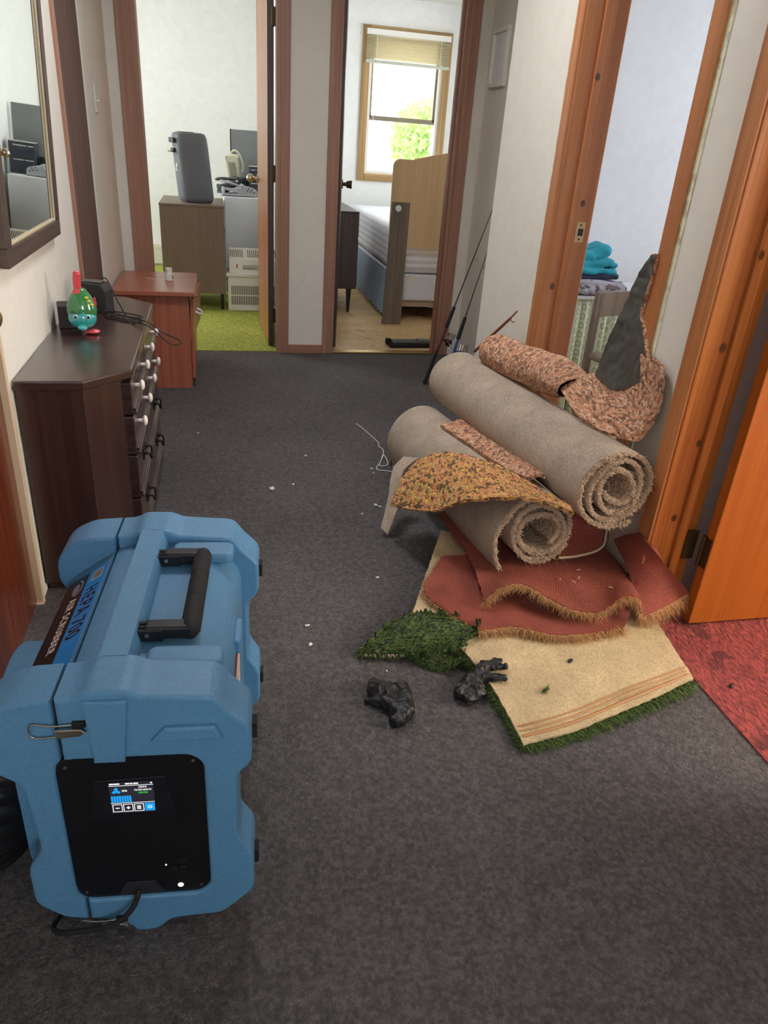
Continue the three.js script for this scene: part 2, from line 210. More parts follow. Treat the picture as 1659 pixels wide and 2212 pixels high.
{ // flush ceiling light of the hallway, above the frame
  const t = thing('ceiling_light', 'round white flush ceiling light above the hallway', 'ceiling light', [0.3, 2.35, -2.55]);
  obj('rim', new THREE.TorusGeometry(0.24, 0.018, 12, 40).rotateX(Math.PI / 2).translate(0, -0.018, 0), M.white, t);
  obj('diffuser', new THREE.SphereGeometry(0.24, 32, 10, 0, 6.2832, Math.PI / 2, Math.PI / 2).scale(1, 0.22, 1).translate(0, -0.012, 0), std({ color: 0xf4f1ea, emissive: 0xfff3e4, emissiveIntensity: 1.5, roughness: 0.5 }), t);
  const l = new THREE.RectAreaLight(0xf6f7ff, 31, 0.44, 0.44); l.position.set(0, -0.08, 0); l.rotation.x = -Math.PI / 2; t.add(l);
}
let trimNo = 0, winNo = 0;
const trim = (geo, mat, label) => struct('trim_' + (++trimNo), geo, mat, label, 'door trim');
// far doorways: casing boards and jamb linings
trim([bx(-0.442, -0.371, 0, 2.09, FAR, FAR + 0.016, 0.003), bx(-0.371, -0.345, 0, 2.0, FAR - 0.11, FAR + 0.004)], M.casing, 'brown casing beside the small wooden cabinet at the green bedroom doorway');
trim([bx(0.371, 0.422, 0, 2.09, FAR, FAR + 0.016, 0.003), bx(0.352, 0.371, 0, 2.0, FAR - 0.11, FAR + 0.004)], M.casing, 'brown casing on the hinge side of the green bedroom doorway');
trim([bx(0.63, 0.682, 0, 2.09, FAR, FAR + 0.016, 0.003), bx(0.682, 0.698, 0, 2.0, FAR - 0.11, FAR + 0.004)], M.casing, 'brown casing on the hinge side of the bed room doorway');
trim([bx(1.38, 1.44, 0, 2.09, FAR, FAR + 0.016, 0.003), bx(1.362, 1.38, 0, 2.0, FAR - 0.11, FAR + 0.004), bx(1.35, 1.362, 0, 2.0, FAR - 0.075, FAR - 0.045)], M.casing, 'dark brown casing beside the fishing rods');
trim([bx(-0.442, 0.422, 2.02, 2.09, FAR, FAR + 0.016, 0.003, true), bx(0.63, 1.44, 2.02, 2.09, FAR, FAR + 0.016, 0.003, true)], M.casing, 'head casings above the two end doorways');
struct('baseboard_far', bx(0.422, 0.63, 0, 0.052, FAR, FAR + 0.014, 0.003, true), M.casing, 'short brown baseboard between the two bedroom doorways', 'baseboard');
trim([bx(0.7, 1.362, 0, 0.009, FAR - 0.06, FAR + 0.004, 0.003, true)], M.brass, 'thin brass threshold strip at the bare plywood bedroom');
// right-hand doorway into the side bedroom
trim([bx(HR - 0.015, HR, 0, 2.09, -2.65, -2.599, 0.003), bx(HR - 0.004, 1.326, 0, 2.02, -2.613, -2.595, 0.002), bx(1.238, 1.262, 0, 2.02, -2.595, -2.583, 0.002)], M.pineRed, 'knotty orange-brown jamb with the brass strike plate');
trim([bx(HR - 0.003, HR + 0.001, 0, 2.12, -2.68, -2.65)], M.paleEdge, 'peeled pale paint strip along the knotty jamb');
trim([bx(HR - 0.015, HR, 0, 2.09, -1.876, -1.823, 0.003), bx(HR - 0.004, 1.311, 0, 2.02, -1.88, -1.862, 0.002)], M.pineRed, 'brown casing that the standing carpet pad leans on');
trim([bx(HR - 0.003, HR + 0.001, 0, 2.12, -1.823, -1.803)], M.paleEdge, 'pale yellow ragged drywall edge beside the brown casing');
trim([bx(HR - 0.015, HR, 2.03, 2.09, -2.65, -1.823, 0.003, true), bx(HR - 0.004, 1.311, 2.012, 2.03, -2.613, -1.862)], M.pineRed, 'head casing of the side bedroom doorway');
// orange doorway into the red-carpeted room
trim([bx(HR - 0.016, HR, 0, 2.09, -1.656, -1.598, 0.003)], M.pineRed, 'dark stained casing board edging the orange jamb');
trim([bx(HR - 0.008, 1.311, 0, 2.02, -1.614, -1.594, 0.003), bx(1.248, 1.274, 0, 2.02, -1.594, -1.581, 0.002)], M.pine, 'glossy knotty pine jamb beside the orange door');
trim([bx(HR - 0.016, 1.311, 0, 2.02, -0.868, -0.85, 0.003), bx(HR - 0.016, 1.311, 2.012, 2.03, -1.614, -0.852)], M.pine, 'near jamb and head of the orange doorway');
// left wall door surrounds
trim([bx(HL - 0.1, HL + 0.012, 0, 2.06, -3.056, -3.03, 0.003), bx(HL - 0.1, HL + 0.002, 2.03, 2.05, -3.67, -3.05)], M.casing, 'thin brown edge trim of the closet door by the mirror');
trim([bx(HL - 0.02, HL + 0.006, 0, 2.06, -1.846, -1.826, 0.002)], M.tanEdge, 'bare tan drywall edge between the red-brown door and the dresser');

// ------------------------------------------------------------ doors
function doorKnob(parent, at, dir, mat) {   // rose, neck and knob along dir
  const d = V(...dir), p = V(...at), q = (t) => p.clone().addScaledVector(d, t).toArray();
  const k = new THREE.SphereGeometry(0.026, 18, 12); k.translate(...q(0.052));
  return obj('door_knob', [cyl(q(0), q(0.008), 0.029, 0.027, 20), cyl(q(0.008), q(0.04), 0.011, 0.013, 12), k], mat, parent);
}
const hingeSet = (parent, list, mat) => { for (const [x, y, z, w, d] of list) obj('hinge', [bx(x - w / 2, x + w / 2, y - 0.042, y + 0.042, z - d / 2, z + d / 2), cyl([x, y - 0.045, z + d / 2], [x, y + 0.045, z + d / 2], 0.006, 0.006, 10)], mat, parent); };
{
  const d = thing('door_1', 'open door edge-on at the green bedroom with a round knob', 'door', [0.345, 0, FAR - 0.112], 0.03); d.userData.kind = 'structure';
  obj('leaf', bx(-0.036, -0.002, 0.012, 2.0, -0.68, -0.004, 0.002), M.pineRed, d); obj('leaf_edge', bx(-0.0365, -0.0015, 0.012, 2.0, -0.0045, -0.003), M.darkJamb, d);
  doorKnob(d, [-0.036, 0.94, -0.62], [-1, 0, 0], M.chrome); doorKnob(d, [-0.002, 0.94, -0.62], [1, 0, 0], M.chrome);
  hingeSet(d, [[-0.004, 1.75, 0, 0.03, 0.006], [-0.004, 1.0, 0, 0.03, 0.006], [-0.004, 0.2, 0, 0.03, 0.006]], M.bronze);
}
{
  const d = thing('door_2', 'dark open door edge-on beside the nightstand with a square knob', 'door', [0.70, 0, FAR - 0.112], -0.165); d.userData.kind = 'structure';
  obj('leaf', bx(0.0, 0.033, 0.012, 2.0, -0.64, -0.004, 0.002), M.darkJamb, d);
  const k = obj('door_knob', [cyl([0.033, 0.94, -0.59], [0.04, 0.94, -0.59], 0.028, 0.026, 16), cyl([0.04, 0.94, -0.59], [0.065, 0.94, -0.59], 0.011, 0.012, 12), cyl([0.062, 0.94, -0.59], [0.098, 0.94, -0.59], 0.02, 0.026, 14)], M.bronze, d); k.userData.label = 'dark bronze knob';
  hingeSet(d, [[0.004, 1.75, 0, 0.03, 0.006], [0.004, 0.2, 0, 0.03, 0.006]], M.bronze);
}
{
  const d = thing('door_3', 'orange varnished flush door standing open over the red carpet', 'door', [1.309, 0, -1.546]); d.userData.kind = 'structure';
  obj('leaf', bx(0, 0.72, 0.012, 2.0, 0, 0.034, 0.0025), M.orangeDoor, d);
  doorKnob(d, [0.66, 0.93, 0.034], [0, 0, 1], M.brass);
  for (const y of [0.24, 1.75]) obj('hinge', [bx(-0.036, 0.0, y - 0.045, y + 0.045, -0.0335, -0.0305), bx(-0.002, 0.001, y - 0.045, y + 0.045, 0, 0.032), cyl([-0.004, y - 0.047, 0.002], [-0.004, y + 0.047, 0.002], 0.006, 0.006, 10)], M.bronze, d);
}
{
  const d = thing('door_4', 'closed brown flush closet door between the mirror and the light switch', 'door', [HL, 0, -3.36]); d.userData.kind = 'structure';
  obj('leaf', bx(-0.05, -0.006, 0.01, 2.025, -0.309, 0.303, 0.002), M.brownDoor, d);
}
{
  const d = thing('door_5', 'closed glossy red-brown panelled door at the near end of the hallway', 'door', [HL, 0, -1.445]); d.userData.kind = 'structure';
  obj('leaf', bx(-0.05, -0.01, 0.01, 2.025, -0.378, 0.382, 0.002), M.redDoor, d);
  for (const [y0, y1] of [[0.2, 0.78], [1.0, 1.9]]) obj('door_panel', bx(-0.014, -0.002, y0, y1, -0.27, 0.27, 0.006), M.redDoor, d);
  doorKnob(d, [-0.01, 0.825, -0.2], [1, 0, 0], M.brass);
}
{
  const t = thing('strike_plate', 'small brass strike plate screwed to the knotty jamb', 'strike plate', [1.287, 0.96, -2.594]);
  obj('plate', bx(-0.017, 0.017, -0.034, 0.034, -0.001, 0.0012, 0.0005), std({ color: 0xcdb483, metalness: 0.4, roughness: 0.45 }), t); obj('latch_hole', bx(-0.008, 0.012, -0.012, 0.012, 0.001, 0.0016), M.dark, t);
  for (const y of [-0.024, 0.024]) obj('screw', cyl([0, y, 0.001], [0, y, 0.002], 0.004, 0.004, 10), M.bronze, t);
}

// ------------------------------------------------------------ windows
function window_(axis, pos, thick, a0, a1, y0, y1, mat, label) {
  const w = thing('window_' + (++winNo), label, 'window'); w.userData.kind = 'structure';
  const B = (b0, b1, c0, c1, t0, t1) => axis === 'x' ? bx(b0, b1, c0, c1, pos + t0, pos + t1, 0.002) : bx(pos + t0, pos + t1, c0, c1, b0, b1, 0.002);
  const s = thick / 2, ym = y0 + (y1 - y0) * 0.42, f = 0.03;
  obj('window_frame', [B(a0, a0 + f, y0, y1, -s, s), B(a1 - f, a1, y0, y1, -s, s), B(a0 + f, a1 - f, y0, y0 + f, -s, s), B(a0 + f, a1 - f, y1 - f, y1, -s, s)], mat, w);
  obj('meeting_rail', B(a0 + f, a1 - f, ym - 0.02, ym + 0.02, -0.02, 0.012), M.sash, w);
  obj('sash', [B(a0 + f, a0 + f + 0.022, ym, y1 - f, -0.01, 0.012), B(a1 - f - 0.022, a1 - f, ym, y1 - f, -0.01, 0.012)], M.sash, w);
  for (const [c0, c1] of [[y0 + f, ym - 0.02], [ym + 0.02, y1 - f]]) obj('pane', B(a0 + f, a1 - f, c0, c1, -0.002, 0.002), M.glass, w);
  return w;
}
const oak = woodMat([150, 118, 72], [186, 152, 102], [170, 136, 88], { seed: 71, rough: 0.55 });
{
  const w = window_('x', -7.7, 0.09, 1.43, 2.13, 0.92, 2.07, M.white, 'bright double-hung window above the bed with a raised blind');
  obj('casing', [bx(1.362, 1.432, 0.86, 2.13, -7.65, -7.63, 0.003), bx(2.128, 2.198, 0.86, 2.13, -7.65, -7.63, 0.003), bx(1.432, 2.128, 2.066, 2.13, -7.65, -7.63, 0.003, true), bx(1.432, 2.128, 0.86, 0.925, -7.65, -7.625, 0.003, true)], oak, w);
  const b = thing('window_blind', 'cream horizontal slat blind bunched at the top of the bedroom window', 'blind', [1.78, 2.1, -7.61]);
  obj('headrail', bx(-0.39, 0.39, -0.045, 0, -0.02, 0.03, 0.004), M.white, b);
  const slatM = phys({ color: 0xe9e2c8, roughness: 0.7, transmission: 0.5, thickness: 0 });
  for (let k = 0; k < 12; k++) obj('slat', bx(-0.385, 0.385, -0.001, 0.001, -0.024, 0.024), slatM, b).position.set(0, -0.06 - k * 0.0145, 0.006);
  for (const o of b.children) if (o.name === 'slat') o.rotation.x = 0.5;
  obj('bottom_rail', bx(-0.39, 0.39, -0.262, -0.236, -0.02, 0.03, 0.004), std({ color: 0xb9bfae, roughness: 0.6 }), b);
  for (const x of [-0.3, 0.3]) obj('cord', cyl([x, -0.04, 0.034], [x, -0.72, 0.034], 0.003, 0.003, 6), M.offWhite, b);
}
window_('z', -1.95, 0.09, -7.0, -5.5, 0.85, 2.05, M.white, 'window lighting the green-carpeted bedroom');
window_('z', 2.75, 0.09, -6.8, -5.6, 0.85, 2.05, M.white, 'second window of the bed room');
window_('z', 3.65, 0.09, -3.55, -2.35, 0.85, 2.05, M.white, 'window lighting the side bedroom');
window_('z', 3.65, 0.09, -0.9, 0.4, 0.85, 2.05, M.white, 'window lighting the red-carpeted room');
window_('x', 2.05, 0.09, -0.1, 0.8, 1.1, 1.9, M.white, 'window in the wall behind the viewer');
// outside the bedroom window: ground bank and a shrub
{
  const pale = std({ map: tex(256, 256, 1.2, 1.2, (u, v) => mix3([206, 188, 172], [150, 160, 110], sstep(0.5, 0.7, fbm(u, v, 14, 14, 4, 301)))), roughness: 1 });
  const g = []; for (let j = 0; j < 5; j++) g.push([0, 1, 2, 3, 4, 5].map((i) => [-3 + i * 2.6, j * 0.42 - 0.2 + 0.12 * Math.sin(i * 2.1 + j), -9.2 - j * 1.3]));
  tag(obj('grass_bank', sheet(g, { nu: 60, nv: 40, thick: 0.05, noise: 0.05, freq: 4, seed: 9 }).solid(), pale), 'sunlit pale grassy bank outside the bedroom window', 'bank', null, 'stuff');
  const s = thing('shrub', 'leafy green shrub outside the bedroom window', 'shrub', [2.72, 0.0, -10.2]), r = rng(88), pos = [], idx = [];
  for (let k = 0; k < 2600; k++) { const a = r() * 6.283, b = Math.acos(2 * r() - 1), q = Math.cbrt(r()), x = 0.5 * q * Math.sin(b) * Math.cos(a), y = 1.25 + 0.5 * q * Math.cos(b), z = 0.5 * q * Math.sin(b) * Math.sin(a), n = pos.length / 3, e = V(r() - 0.5, r() - 0.5, r() - 0.5).normalize(), f = V(r() - 0.5, r() - 0.5, r() - 0.5).cross(e).normalize(); for (const [i, j] of [[0, -1], [0.5, 0], [0, 1], [-0.5, 0]]) { pos.push(x + (e.x * i + f.x * j) * 0.045, y + (e.y * i + f.y * j) * 0.045, z + (e.z * i + f.z * j) * 0.045); } idx.push(n, n + 1, n + 2, n, n + 2, n + 3); }
  const lg = new THREE.BufferGeometry(); lg.setAttribute('position', new THREE.Float32BufferAttribute(pos, 3)); lg.setIndex(idx); lg.computeVertexNormals();
  stuff(obj('foliage', lg, phys({ color: 0xa3c070, roughness: 0.8, transmission: 0.35, thickness: 0 }), s));
  for (const [x, z] of [[-0.15, 0.05], [0.05, -0.05], [0.2, 0.05]]) obj('stem', cyl([x * 0.5, 0, z], [x * 2, 1.2, z], 0.02, 0.01, 8), M.darkJamb, s);
}

// ------------------------------------------------------------ air scrubber
{
  const t = thing('air_scrubber', 'large blue moulded plastic air scrubber with black handle and lit control screen', 'air scrubber', [-0.121, 0, -1.09], -0.078);
  const blue = std({ map: tex(256, 256, 0.3, 0.3, (u, v) => { const a = fbm(u, v, 90, 90, 2, 401) - 0.5, b = fbm(u, v, 4, 4, 4, 402) - 0.5; return rgb(0x588bb0).map((c) => c * (1 + 0.1 * a + 0.05 * b)); }), roughness: 0.5, bumpMap: tex(256, 256, 0.06, 0.06, (u, v) => grey(255 * fbm(u, v, 40, 40, 3, 403)), false), bumpScale: 0.0003 });
  const sx = -0.095, gap = 0.0022;
  // outline of an end frame, bottom bump first, anticlockwise
  const rawR = [[-0.022, 0], [0.012, 0], [0.035, 0.026], [0.118, 0.03], [0.17, 0.085], [0.17, 0.168], [0.147, 0.205], [0.147, 0.345], [0.17, 0.368], [0.17, 0.438], [0.14, 0.468], [0.12, 0.497], [0.02, 0.503], [0.0, 0.513], [-0.05, 0.513], [-0.068, 0.502], [-0.09, 0.5]], right = soften(rawR, 0.014).slice(5, -5);
  const rawL = [[-0.1, 0.5], [-0.15, 0.496], [-0.19, 0.476], [-0.21, 0.446], [-0.21, 0.4], [-0.186, 0.368], [-0.155, 0.345], [-0.147, 0.205], [-0.172, 0.168], [-0.172, 0.085], [-0.13, 0.046], [-0.1, 0.042]], leftSide = soften(rawL, 0.016).slice(5, -5);
  const hole = rrect(-0.108, 0.1, 0.085, 0.39, 0.03);
  const hR = hole.filter((p) => p[0] > sx + gap), hTop = [sx + gap, 0.3895], hBot = [sx + gap, 0.0855];
  const order = [...hR].sort((p, q) => Math.atan2(p[1] - 0.24, p[0] - sx) - Math.atan2(q[1] - 0.24, q[0] - sx));
  const mainCap = [[sx + gap, 0.04], [-0.045, 0.03], [-0.022, 0], ...right, [sx + gap, 0.5], hTop, ...order.reverse(), hBot];
  const lidCap = [[sx - gap, 0.5], ...leftSide, [sx - gap, 0.04], [sx - gap, 0.0865], [-0.105, 0.098], [-0.108, 0.118], [-0.108, 0.362], [-0.105, 0.378], [sx - gap, 0.3885]];
  const solidMain = [[sx + gap, 0.04], [-0.045, 0.03], [-0.022, 0], ...right, [sx + gap, 0.5]], solidLid = [[sx - gap, 0.5], ...leftSide, [sx - gap, 0.04]];
  const D = 0.085, bodyR = [...rrect(-0.195, 0.136, 0.035, 0.482, 0.085, 10).slice(0, 22), ...soften([[-0.03, 0.482], [-0.082, 0.482], [-0.19, 0.407], [-0.197, 0.32], [-0.19, 0.3]], 0.02).slice(5, -5), ...rrect(-0.195, 0.136, 0.035, 0.482, 0.085, 10).slice(33)];
  const bodyMain = [[sx + gap, 0.036], ...bodyR.filter((p) => p[0] > sx + gap), [sx + gap, 0.481]].sort((p, q) => 0);
  const clip = (poly, keep) => { const o = []; poly.forEach((p, i) => { const q = poly[(i + 1) % poly.length], a = keep(p[0]), b = keep(q[0]); if (a) o.push(p); if (a !== b) { const xc = keep === kr ? sx + gap : sx - gap, s = (xc - p[0]) / (q[0] - p[0]); o.push([xc, mix(p[1], q[1], s)]); } }); return o; };
  const kr = (x) => x > sx + gap, kl = (x) => x < sx - gap;
  const main = obj('main_shell', [extr(mainCap, D, 0.006).translate(0, 0, 0.27 - D), extr(solidMain, D, 0.006).translate(0, 0, -0.27), extr(clip(bodyR, kr), 0.4, 0).translate(0, 0, -0.2)].map((g) => boxproj(g)), blue, t);
  // body rises as a moulded shoulder beside the carrying handle, rib along the top
  obj('top_rib', boxproj(extr([[-0.052, 0.475], [-0.048, 0.513], [-0.008, 0.513], [0.002, 0.475]], 0.39, 0.003).translate(0, 0, -0.195)), blue, t);
  obj('front_rib', boxproj(extr([[-0.05, 0.388], [-0.055, 0.5], [0.004, 0.5], [-0.008, 0.388]], 0.012, 0.003).translate(0, 0, 0.264)), blue, t);
  obj('rim_shoulder', [boxproj(extr(rrect(0.012, 0.125, -0.18, -0.128, 0.016), 0.022, 0.007).rotateX(Math.PI / 2).translate(0, 0.494, 0)), boxproj(extr(rrect(0.012, 0.125, 0.142, 0.19, 0.016), 0.022, 0.007).rotateX(Math.PI / 2).translate(0, 0.494, 0))], blue, t);
  obj('front_brow', boxproj(extr([[0.03, 0.425], [0.05, 0.45], [0.12, 0.45], [0.13, 0.425]], 0.012, 0.005).translate(0, 0, 0.266)), blue, t);
  obj('lid_shell', [extr(lidCap, D, 0.006).translate(0, 0, 0.27 - D), extr(solidLid, D, 0.006).translate(0, 0, -0.27), extr(clip(bodyR, kl), 0.4, 0).translate(0, 0, -0.2)].map((g) => boxproj(g)), blue, t);
  obj('seam_gasket', [bx(sx - 0.004, sx + 0.004, 0.05, 0.453, -0.26, 0.2), bx(sx - 0.004, sx + 0.004, 0.4, 0.492, 0.2, 0.26)], M.blackMatte, t);
  // intake collar on the far side
  { const o = new THREE.Shape(); o.absarc(0, 0, 0.135, 0, Math.PI * 2); const h = new THREE.Path(); h.absarc(0, 0, 0.112, 0, Math.PI * 2, true); o.holes.push(h); const g = new THREE.ExtrudeGeometry(o, { depth: 0.045, bevelEnabled: true, bevelSize: 0.004, bevelThickness: 0.004, curveSegments: 36 }); g.rotateY(-Math.PI / 2).translate(-0.196, 0.235, 0.01); obj('intake_collar', boxproj(g), blue, t); }
  for (const [x, y, z] of [[0.173, 0.403, 0.228], [0.173, 0.126, 0.228], [0.173, 0.403, -0.228], [0.173, 0.126, -0.228]]) obj('rubber_foot', bx(x - 0.004, x + 0.004, y - 0.014, y + 0.014, z - 0.012, z + 0.012, 0.002), M.blackMatte, t);
  // carrying handle
  { const h = new THREE.Group(); h.name = 'carry_handle'; t.add(h);
    for (const z of [-0.112, 0.112]) {
      obj('handle_arm', [bx(0.004, 0.075, 0.489, 0.512, z - 0.013, z + 0.013, 0.005), bx(-0.014, 0.032, 0.486, 0.508, z - 0.014, z - 0.006, 0.003), bx(-0.014, 0.032, 0.486, 0.508, z - 0.002, z + 0.004, 0.003), bx(-0.014, 0.032, 0.486, 0.508, z + 0.008, z + 0.014, 0.003)], M.black, h);
      obj('pivot_pin', cyl([0.008, 0.499, z + 0.0142], [0.008, 0.499, z + 0.0158], 0.0035, 0.0035, 10), M.chrome, h);
    }
    const prof = []; for (let i = 0; i <= 60; i++) { const s = i / 60, b = Math.abs(s - 0.36) < 0.012 || Math.abs(s - 0.64) < 0.012 ? 0.0015 : 0, e = Math.min(1, Math.min(s, 1 - s) * 22); prof.push(new THREE.Vector2((0.0158 - b) * (0.72 + 0.28 * e), s * 0.248)); }
    obj('grip', new THREE.LatheGeometry([new THREE.Vector2(0.0001, 0), ...prof, new THREE.Vector2(0.0001, 0.248)], 20).rotateX(Math.PI / 2).translate(0.072, 0.5, -0.124), M.blackMatte, h);
  }
  // front latch: wire bails and lever
  const latch = (name, x, y, z) => { const l = new THREE.Group(); l.name = name; l.position.set(x, y, z); t.add(l);
    obj('wire_bail', tube([[0.02, 0.009, 0.004], [-0.01, 0.009, 0.006], [-0.036, 0.01, 0.003], [-0.04, 0, 0.002], [-0.036, -0.012, 0.003], [-0.008, -0.011, 0.006], [0.012, -0.01, 0.004]], 0.0014, 50, 6), M.chrome, l);
    obj('latch_lever', extr([[-0.004, -0.011], [0.028, -0.008], [0.036, -0.002], [0.03, 0.004], [-0.004, 0.004]], 0.006, 0.0015).translate(0, 0, 0.004), M.chrome, l);
    obj('latch_base', bx(0.018, 0.036, 0.004, 0.013, 0, 0.006, 0.001), M.black, l); };
  latch('latch', -0.09, 0.452, 0.27); latch('lower_latch', -0.07, 0.035, 0.272);
  // control panel
  { const p = new THREE.Group(); p.name = 'control_panel'; t.add(p);
    const gloss = phys({ color: 0x070a10, roughness: 0.32, clearcoat: 0.6, clearcoatRoughness: 0.2 });
    obj('panel_plate', extr(rrect(-0.11, 0.102, 0.083, 0.392, 0.03), 0.012, 0.003).translate(0, 0, 0.252), gloss, p);
    obj('screen_bezel', extr([[-0.072, 0.262], [0.058, 0.266], [0.044, 0.348], [-0.056, 0.344]], 0.003, 0.001).translate(0, 0, 0.2635), phys({ color: 0x10131b, roughness: 0.22, clearcoat: 0.8 }), p);
    const cv = document.createElement('canvas'); cv.width = 512; cv.height = 480; const c = cv.getContext('2d');
    c.fillStyle = '#26262e'; c.fillRect(0, 0, 512, 480); c.fillStyle = '#fff'; c.fillRect(0, 48, 512, 8); c.fillRect(0, 318, 512, 8);
    for (const [x, w] of [[8, 46], [58, 70], [190, 52], [248, 26], [282, 60]]) c.fillRect(x, 14, w, 20); c.beginPath(); c.arc(492, 24, 12, 0, 7); c.fill();
    c.fillStyle = '#1c98ea'; for (let k = 0; k < 3; k++) { const a = k * 2.094 - 1.57; c.beginPath(); c.ellipse(78 + 26 * Math.cos(a), 135 + 26 * Math.sin(a), 28, 21, a, 0, 7); c.fill(); }
    c.fillStyle = '#fff'; c.font = 'bold 42px sans-serif'; c.fillText('ON', 142, 148); c.textAlign = 'center'; c.font = 'bold 38px sans-serif'; c.fillText('HEPA', 388, 96); c.fillText('FILTER HEALTH', 388, 140, 200); c.fillStyle = '#35e04a'; c.fillText('GOOD', 388, 184);
    c.fillStyle = '#1c98ea'; for (let k = 0; k < 8; k++) c.fillRect(10 + k * 30, 210, 24, 100);
    c.strokeStyle = '#fff'; c.lineWidth = 9; for (let k = 0; k < 3; k++) c.strokeRect(18 + k * 126, 346, 106, 112); c.fillStyle = '#1c98ea'; c.fillRect(392, 340, 116, 122);
    c.fillStyle = '#fff'; c.fillRect(48, 394, 46, 14); c.fillRect(174, 394, 46, 14); c.fillRect(190, 378, 14, 46); for (let k = 0; k < 3; k++) c.fillRect(298, 376 + k * 20, 48, 13);
    c.lineWidth = 8; c.beginPath(); c.arc(450, 402, 22, -1.0, 4.1); c.stroke(); c.fillRect(446, 372, 8, 28);
    const st = new THREE.CanvasTexture(cv); st.colorSpace = THREE.SRGBColorSpace;
    const sg = new THREE.PlaneGeometry(0.063, 0.063); sg.translate(-0.006, 0.309, 0.2672); obj('screen', sg, std({ color: 0x000000, emissive: 0xffffff, emissiveMap: st, emissiveIntensity: 1.1, roughness: 0.3 }), p);
    obj('status_light', ball(0.052, 0.102, 0.264, 0.0048, 0.0048, 0.002), std({ color: 0xffffff, emissive: 0xfff2e0, emissiveIntensity: 1.0 }), p);
    obj('pilot_light', ball(0.032, 0.152, 0.264, 0.0015), std({ color: 0xffffff, emissive: 0xfff2e0, emissiveIntensity: 1.0 }), p);
    for (const [x, y] of [[0.058, 0.16], [0.058, 0.142], [0.044, 0.142]]) obj('socket', extr(rrect(x - 0.006, x + 0.006, y - 0.006, y + 0.006, 0.002), 0.003, 0.0006).translate(0, 0, 0.2635), M.black, p);
    obj('cord_recess', extr([[-0.045, 0.09], [0.028, 0.09], [0.014, 0.118], [-0.032, 0.118]], 0.003, 0.001).translate(0, 0, 0.2635), std({ color: 0x24262b, roughness: 0.5 }), p);
    for (const [x, y] of [[0.085, 0.375], [-0.094, 0.372], [0.085, 0.1], [-0.094, 0.1]]) obj('panel_screw', cyl([x, y, 0.263], [x, y, 0.2655], 0.0025, 0.0025, 8), M.chrome, p);
  }
  obj('power_cord', tube([[-0.012, 0.1, 0.268], [-0.02, 0.088, 0.288], [-0.05, 0.06, 0.295], [-0.1, 0.045, 0.292], [-0.14, 0.034, 0.284], [-0.155, 0.02, 0.262], [-0.13, 0.008, 0.2]], 0.0045, 60, 8), M.blackMatte, t);
  // side rating label and lug
  { const cv = document.createElement('canvas'); cv.width = 128; cv.height = 128; const c = cv.getContext('2d'); c.fillStyle = '#e9e2da'; c.fillRect(0, 0, 128, 128); c.fillStyle = '#a8392f'; c.fillRect(0, 0, 128, 26); c.fillStyle = '#555'; for (let k = 0; k < 9; k++) c.fillRect(8, 36 + k * 9, 60 + (k * 37) % 50, 3);
    const ct = new THREE.CanvasTexture(cv); ct.colorSpace = THREE.SRGBColorSpace; const g = new THREE.PlaneGeometry(0.2, 0.13); g.rotateY(Math.PI / 2).translate(0.1368, 0.32, 0.05); obj('rating_label', g, std({ map: ct, roughness: 0.5 }), t); }
  obj('side_lug', bx(0.13, 0.145, 0.39, 0.42, -0.03, 0.04, 0.006), blue, t);
  // wrap-round name label on the curved edge of the lid
  { const cv = document.createElement('canvas'); cv.width = 1024; cv.height = 512; const c = cv.getContext('2d');
    c.fillStyle = '#241f21'; c.fillRect(0, 0, 1024, 512); c.fillStyle = '#1b86d2'; c.fillRect(0, 6, 1024, 236); c.fillStyle = '#cfd4d8'; c.fillRect(0, 0, 1024, 6);
    c.fillStyle = '#231d20'; c.font = 'bold 215px sans-serif'; c.fillText('HEPA 700', 215, 206, 540);
    c.fillStyle = '#b9b09c'; c.fillRect(28, 60, 118, 126); c.fillStyle = '#7c7468'; c.fillRect(42, 74, 90, 98);
    c.fillStyle = '#e3dbcd'; c.font = 'bold 120px sans-serif'; c.fillText('AIR SCRUBBER', 250, 384, 540);
    const gr = '#b9bcc4'; c.strokeStyle = gr; c.lineWidth = 9; c.beginPath(); c.ellipse(128, 356, 88, 64, -0.1, 3.4, 6.4); c.stroke(); c.fillStyle = '#777a84'; c.beginPath(); c.ellipse(140, 362, 66, 44, -0.1, 0, 7); c.fill();
    const lt = new THREE.CanvasTexture(cv); lt.colorSpace = THREE.SRGBColorSpace;
    const pos = [], uv = [], idx = [], nA = 12; const arc = []; for (let k = 0; k <= nA; k++) { const q = k / nA; arc.push([mix(-0.1, -0.181, q) - 0.001, mix(0.4695, 0.4133, q) + 0.0012]); }
    arc.forEach(([x, y], k) => { for (const [z, u] of [[-0.15, 0], [0.15, 1]]) { pos.push(x, y, z); uv.push(u, 1 - k / (arc.length - 1)); } if (k) { const b = 2 * k; idx.push(b - 2, b, b + 1, b - 2, b + 1, b - 1); } });
    const g = new THREE.BufferGeometry(); g.setAttribute('position', new THREE.Float32BufferAttribute(pos, 3)); g.setAttribute('uv', new THREE.Float32BufferAttribute(uv, 2)); g.setIndex(idx); g.computeVertexNormals();
    obj('name_label', g, std({ map: lt, roughness: 0.4 }), t).userData.label = 'black and blue label reading HEPA 700 AIR SCRUBBER';
  }
}
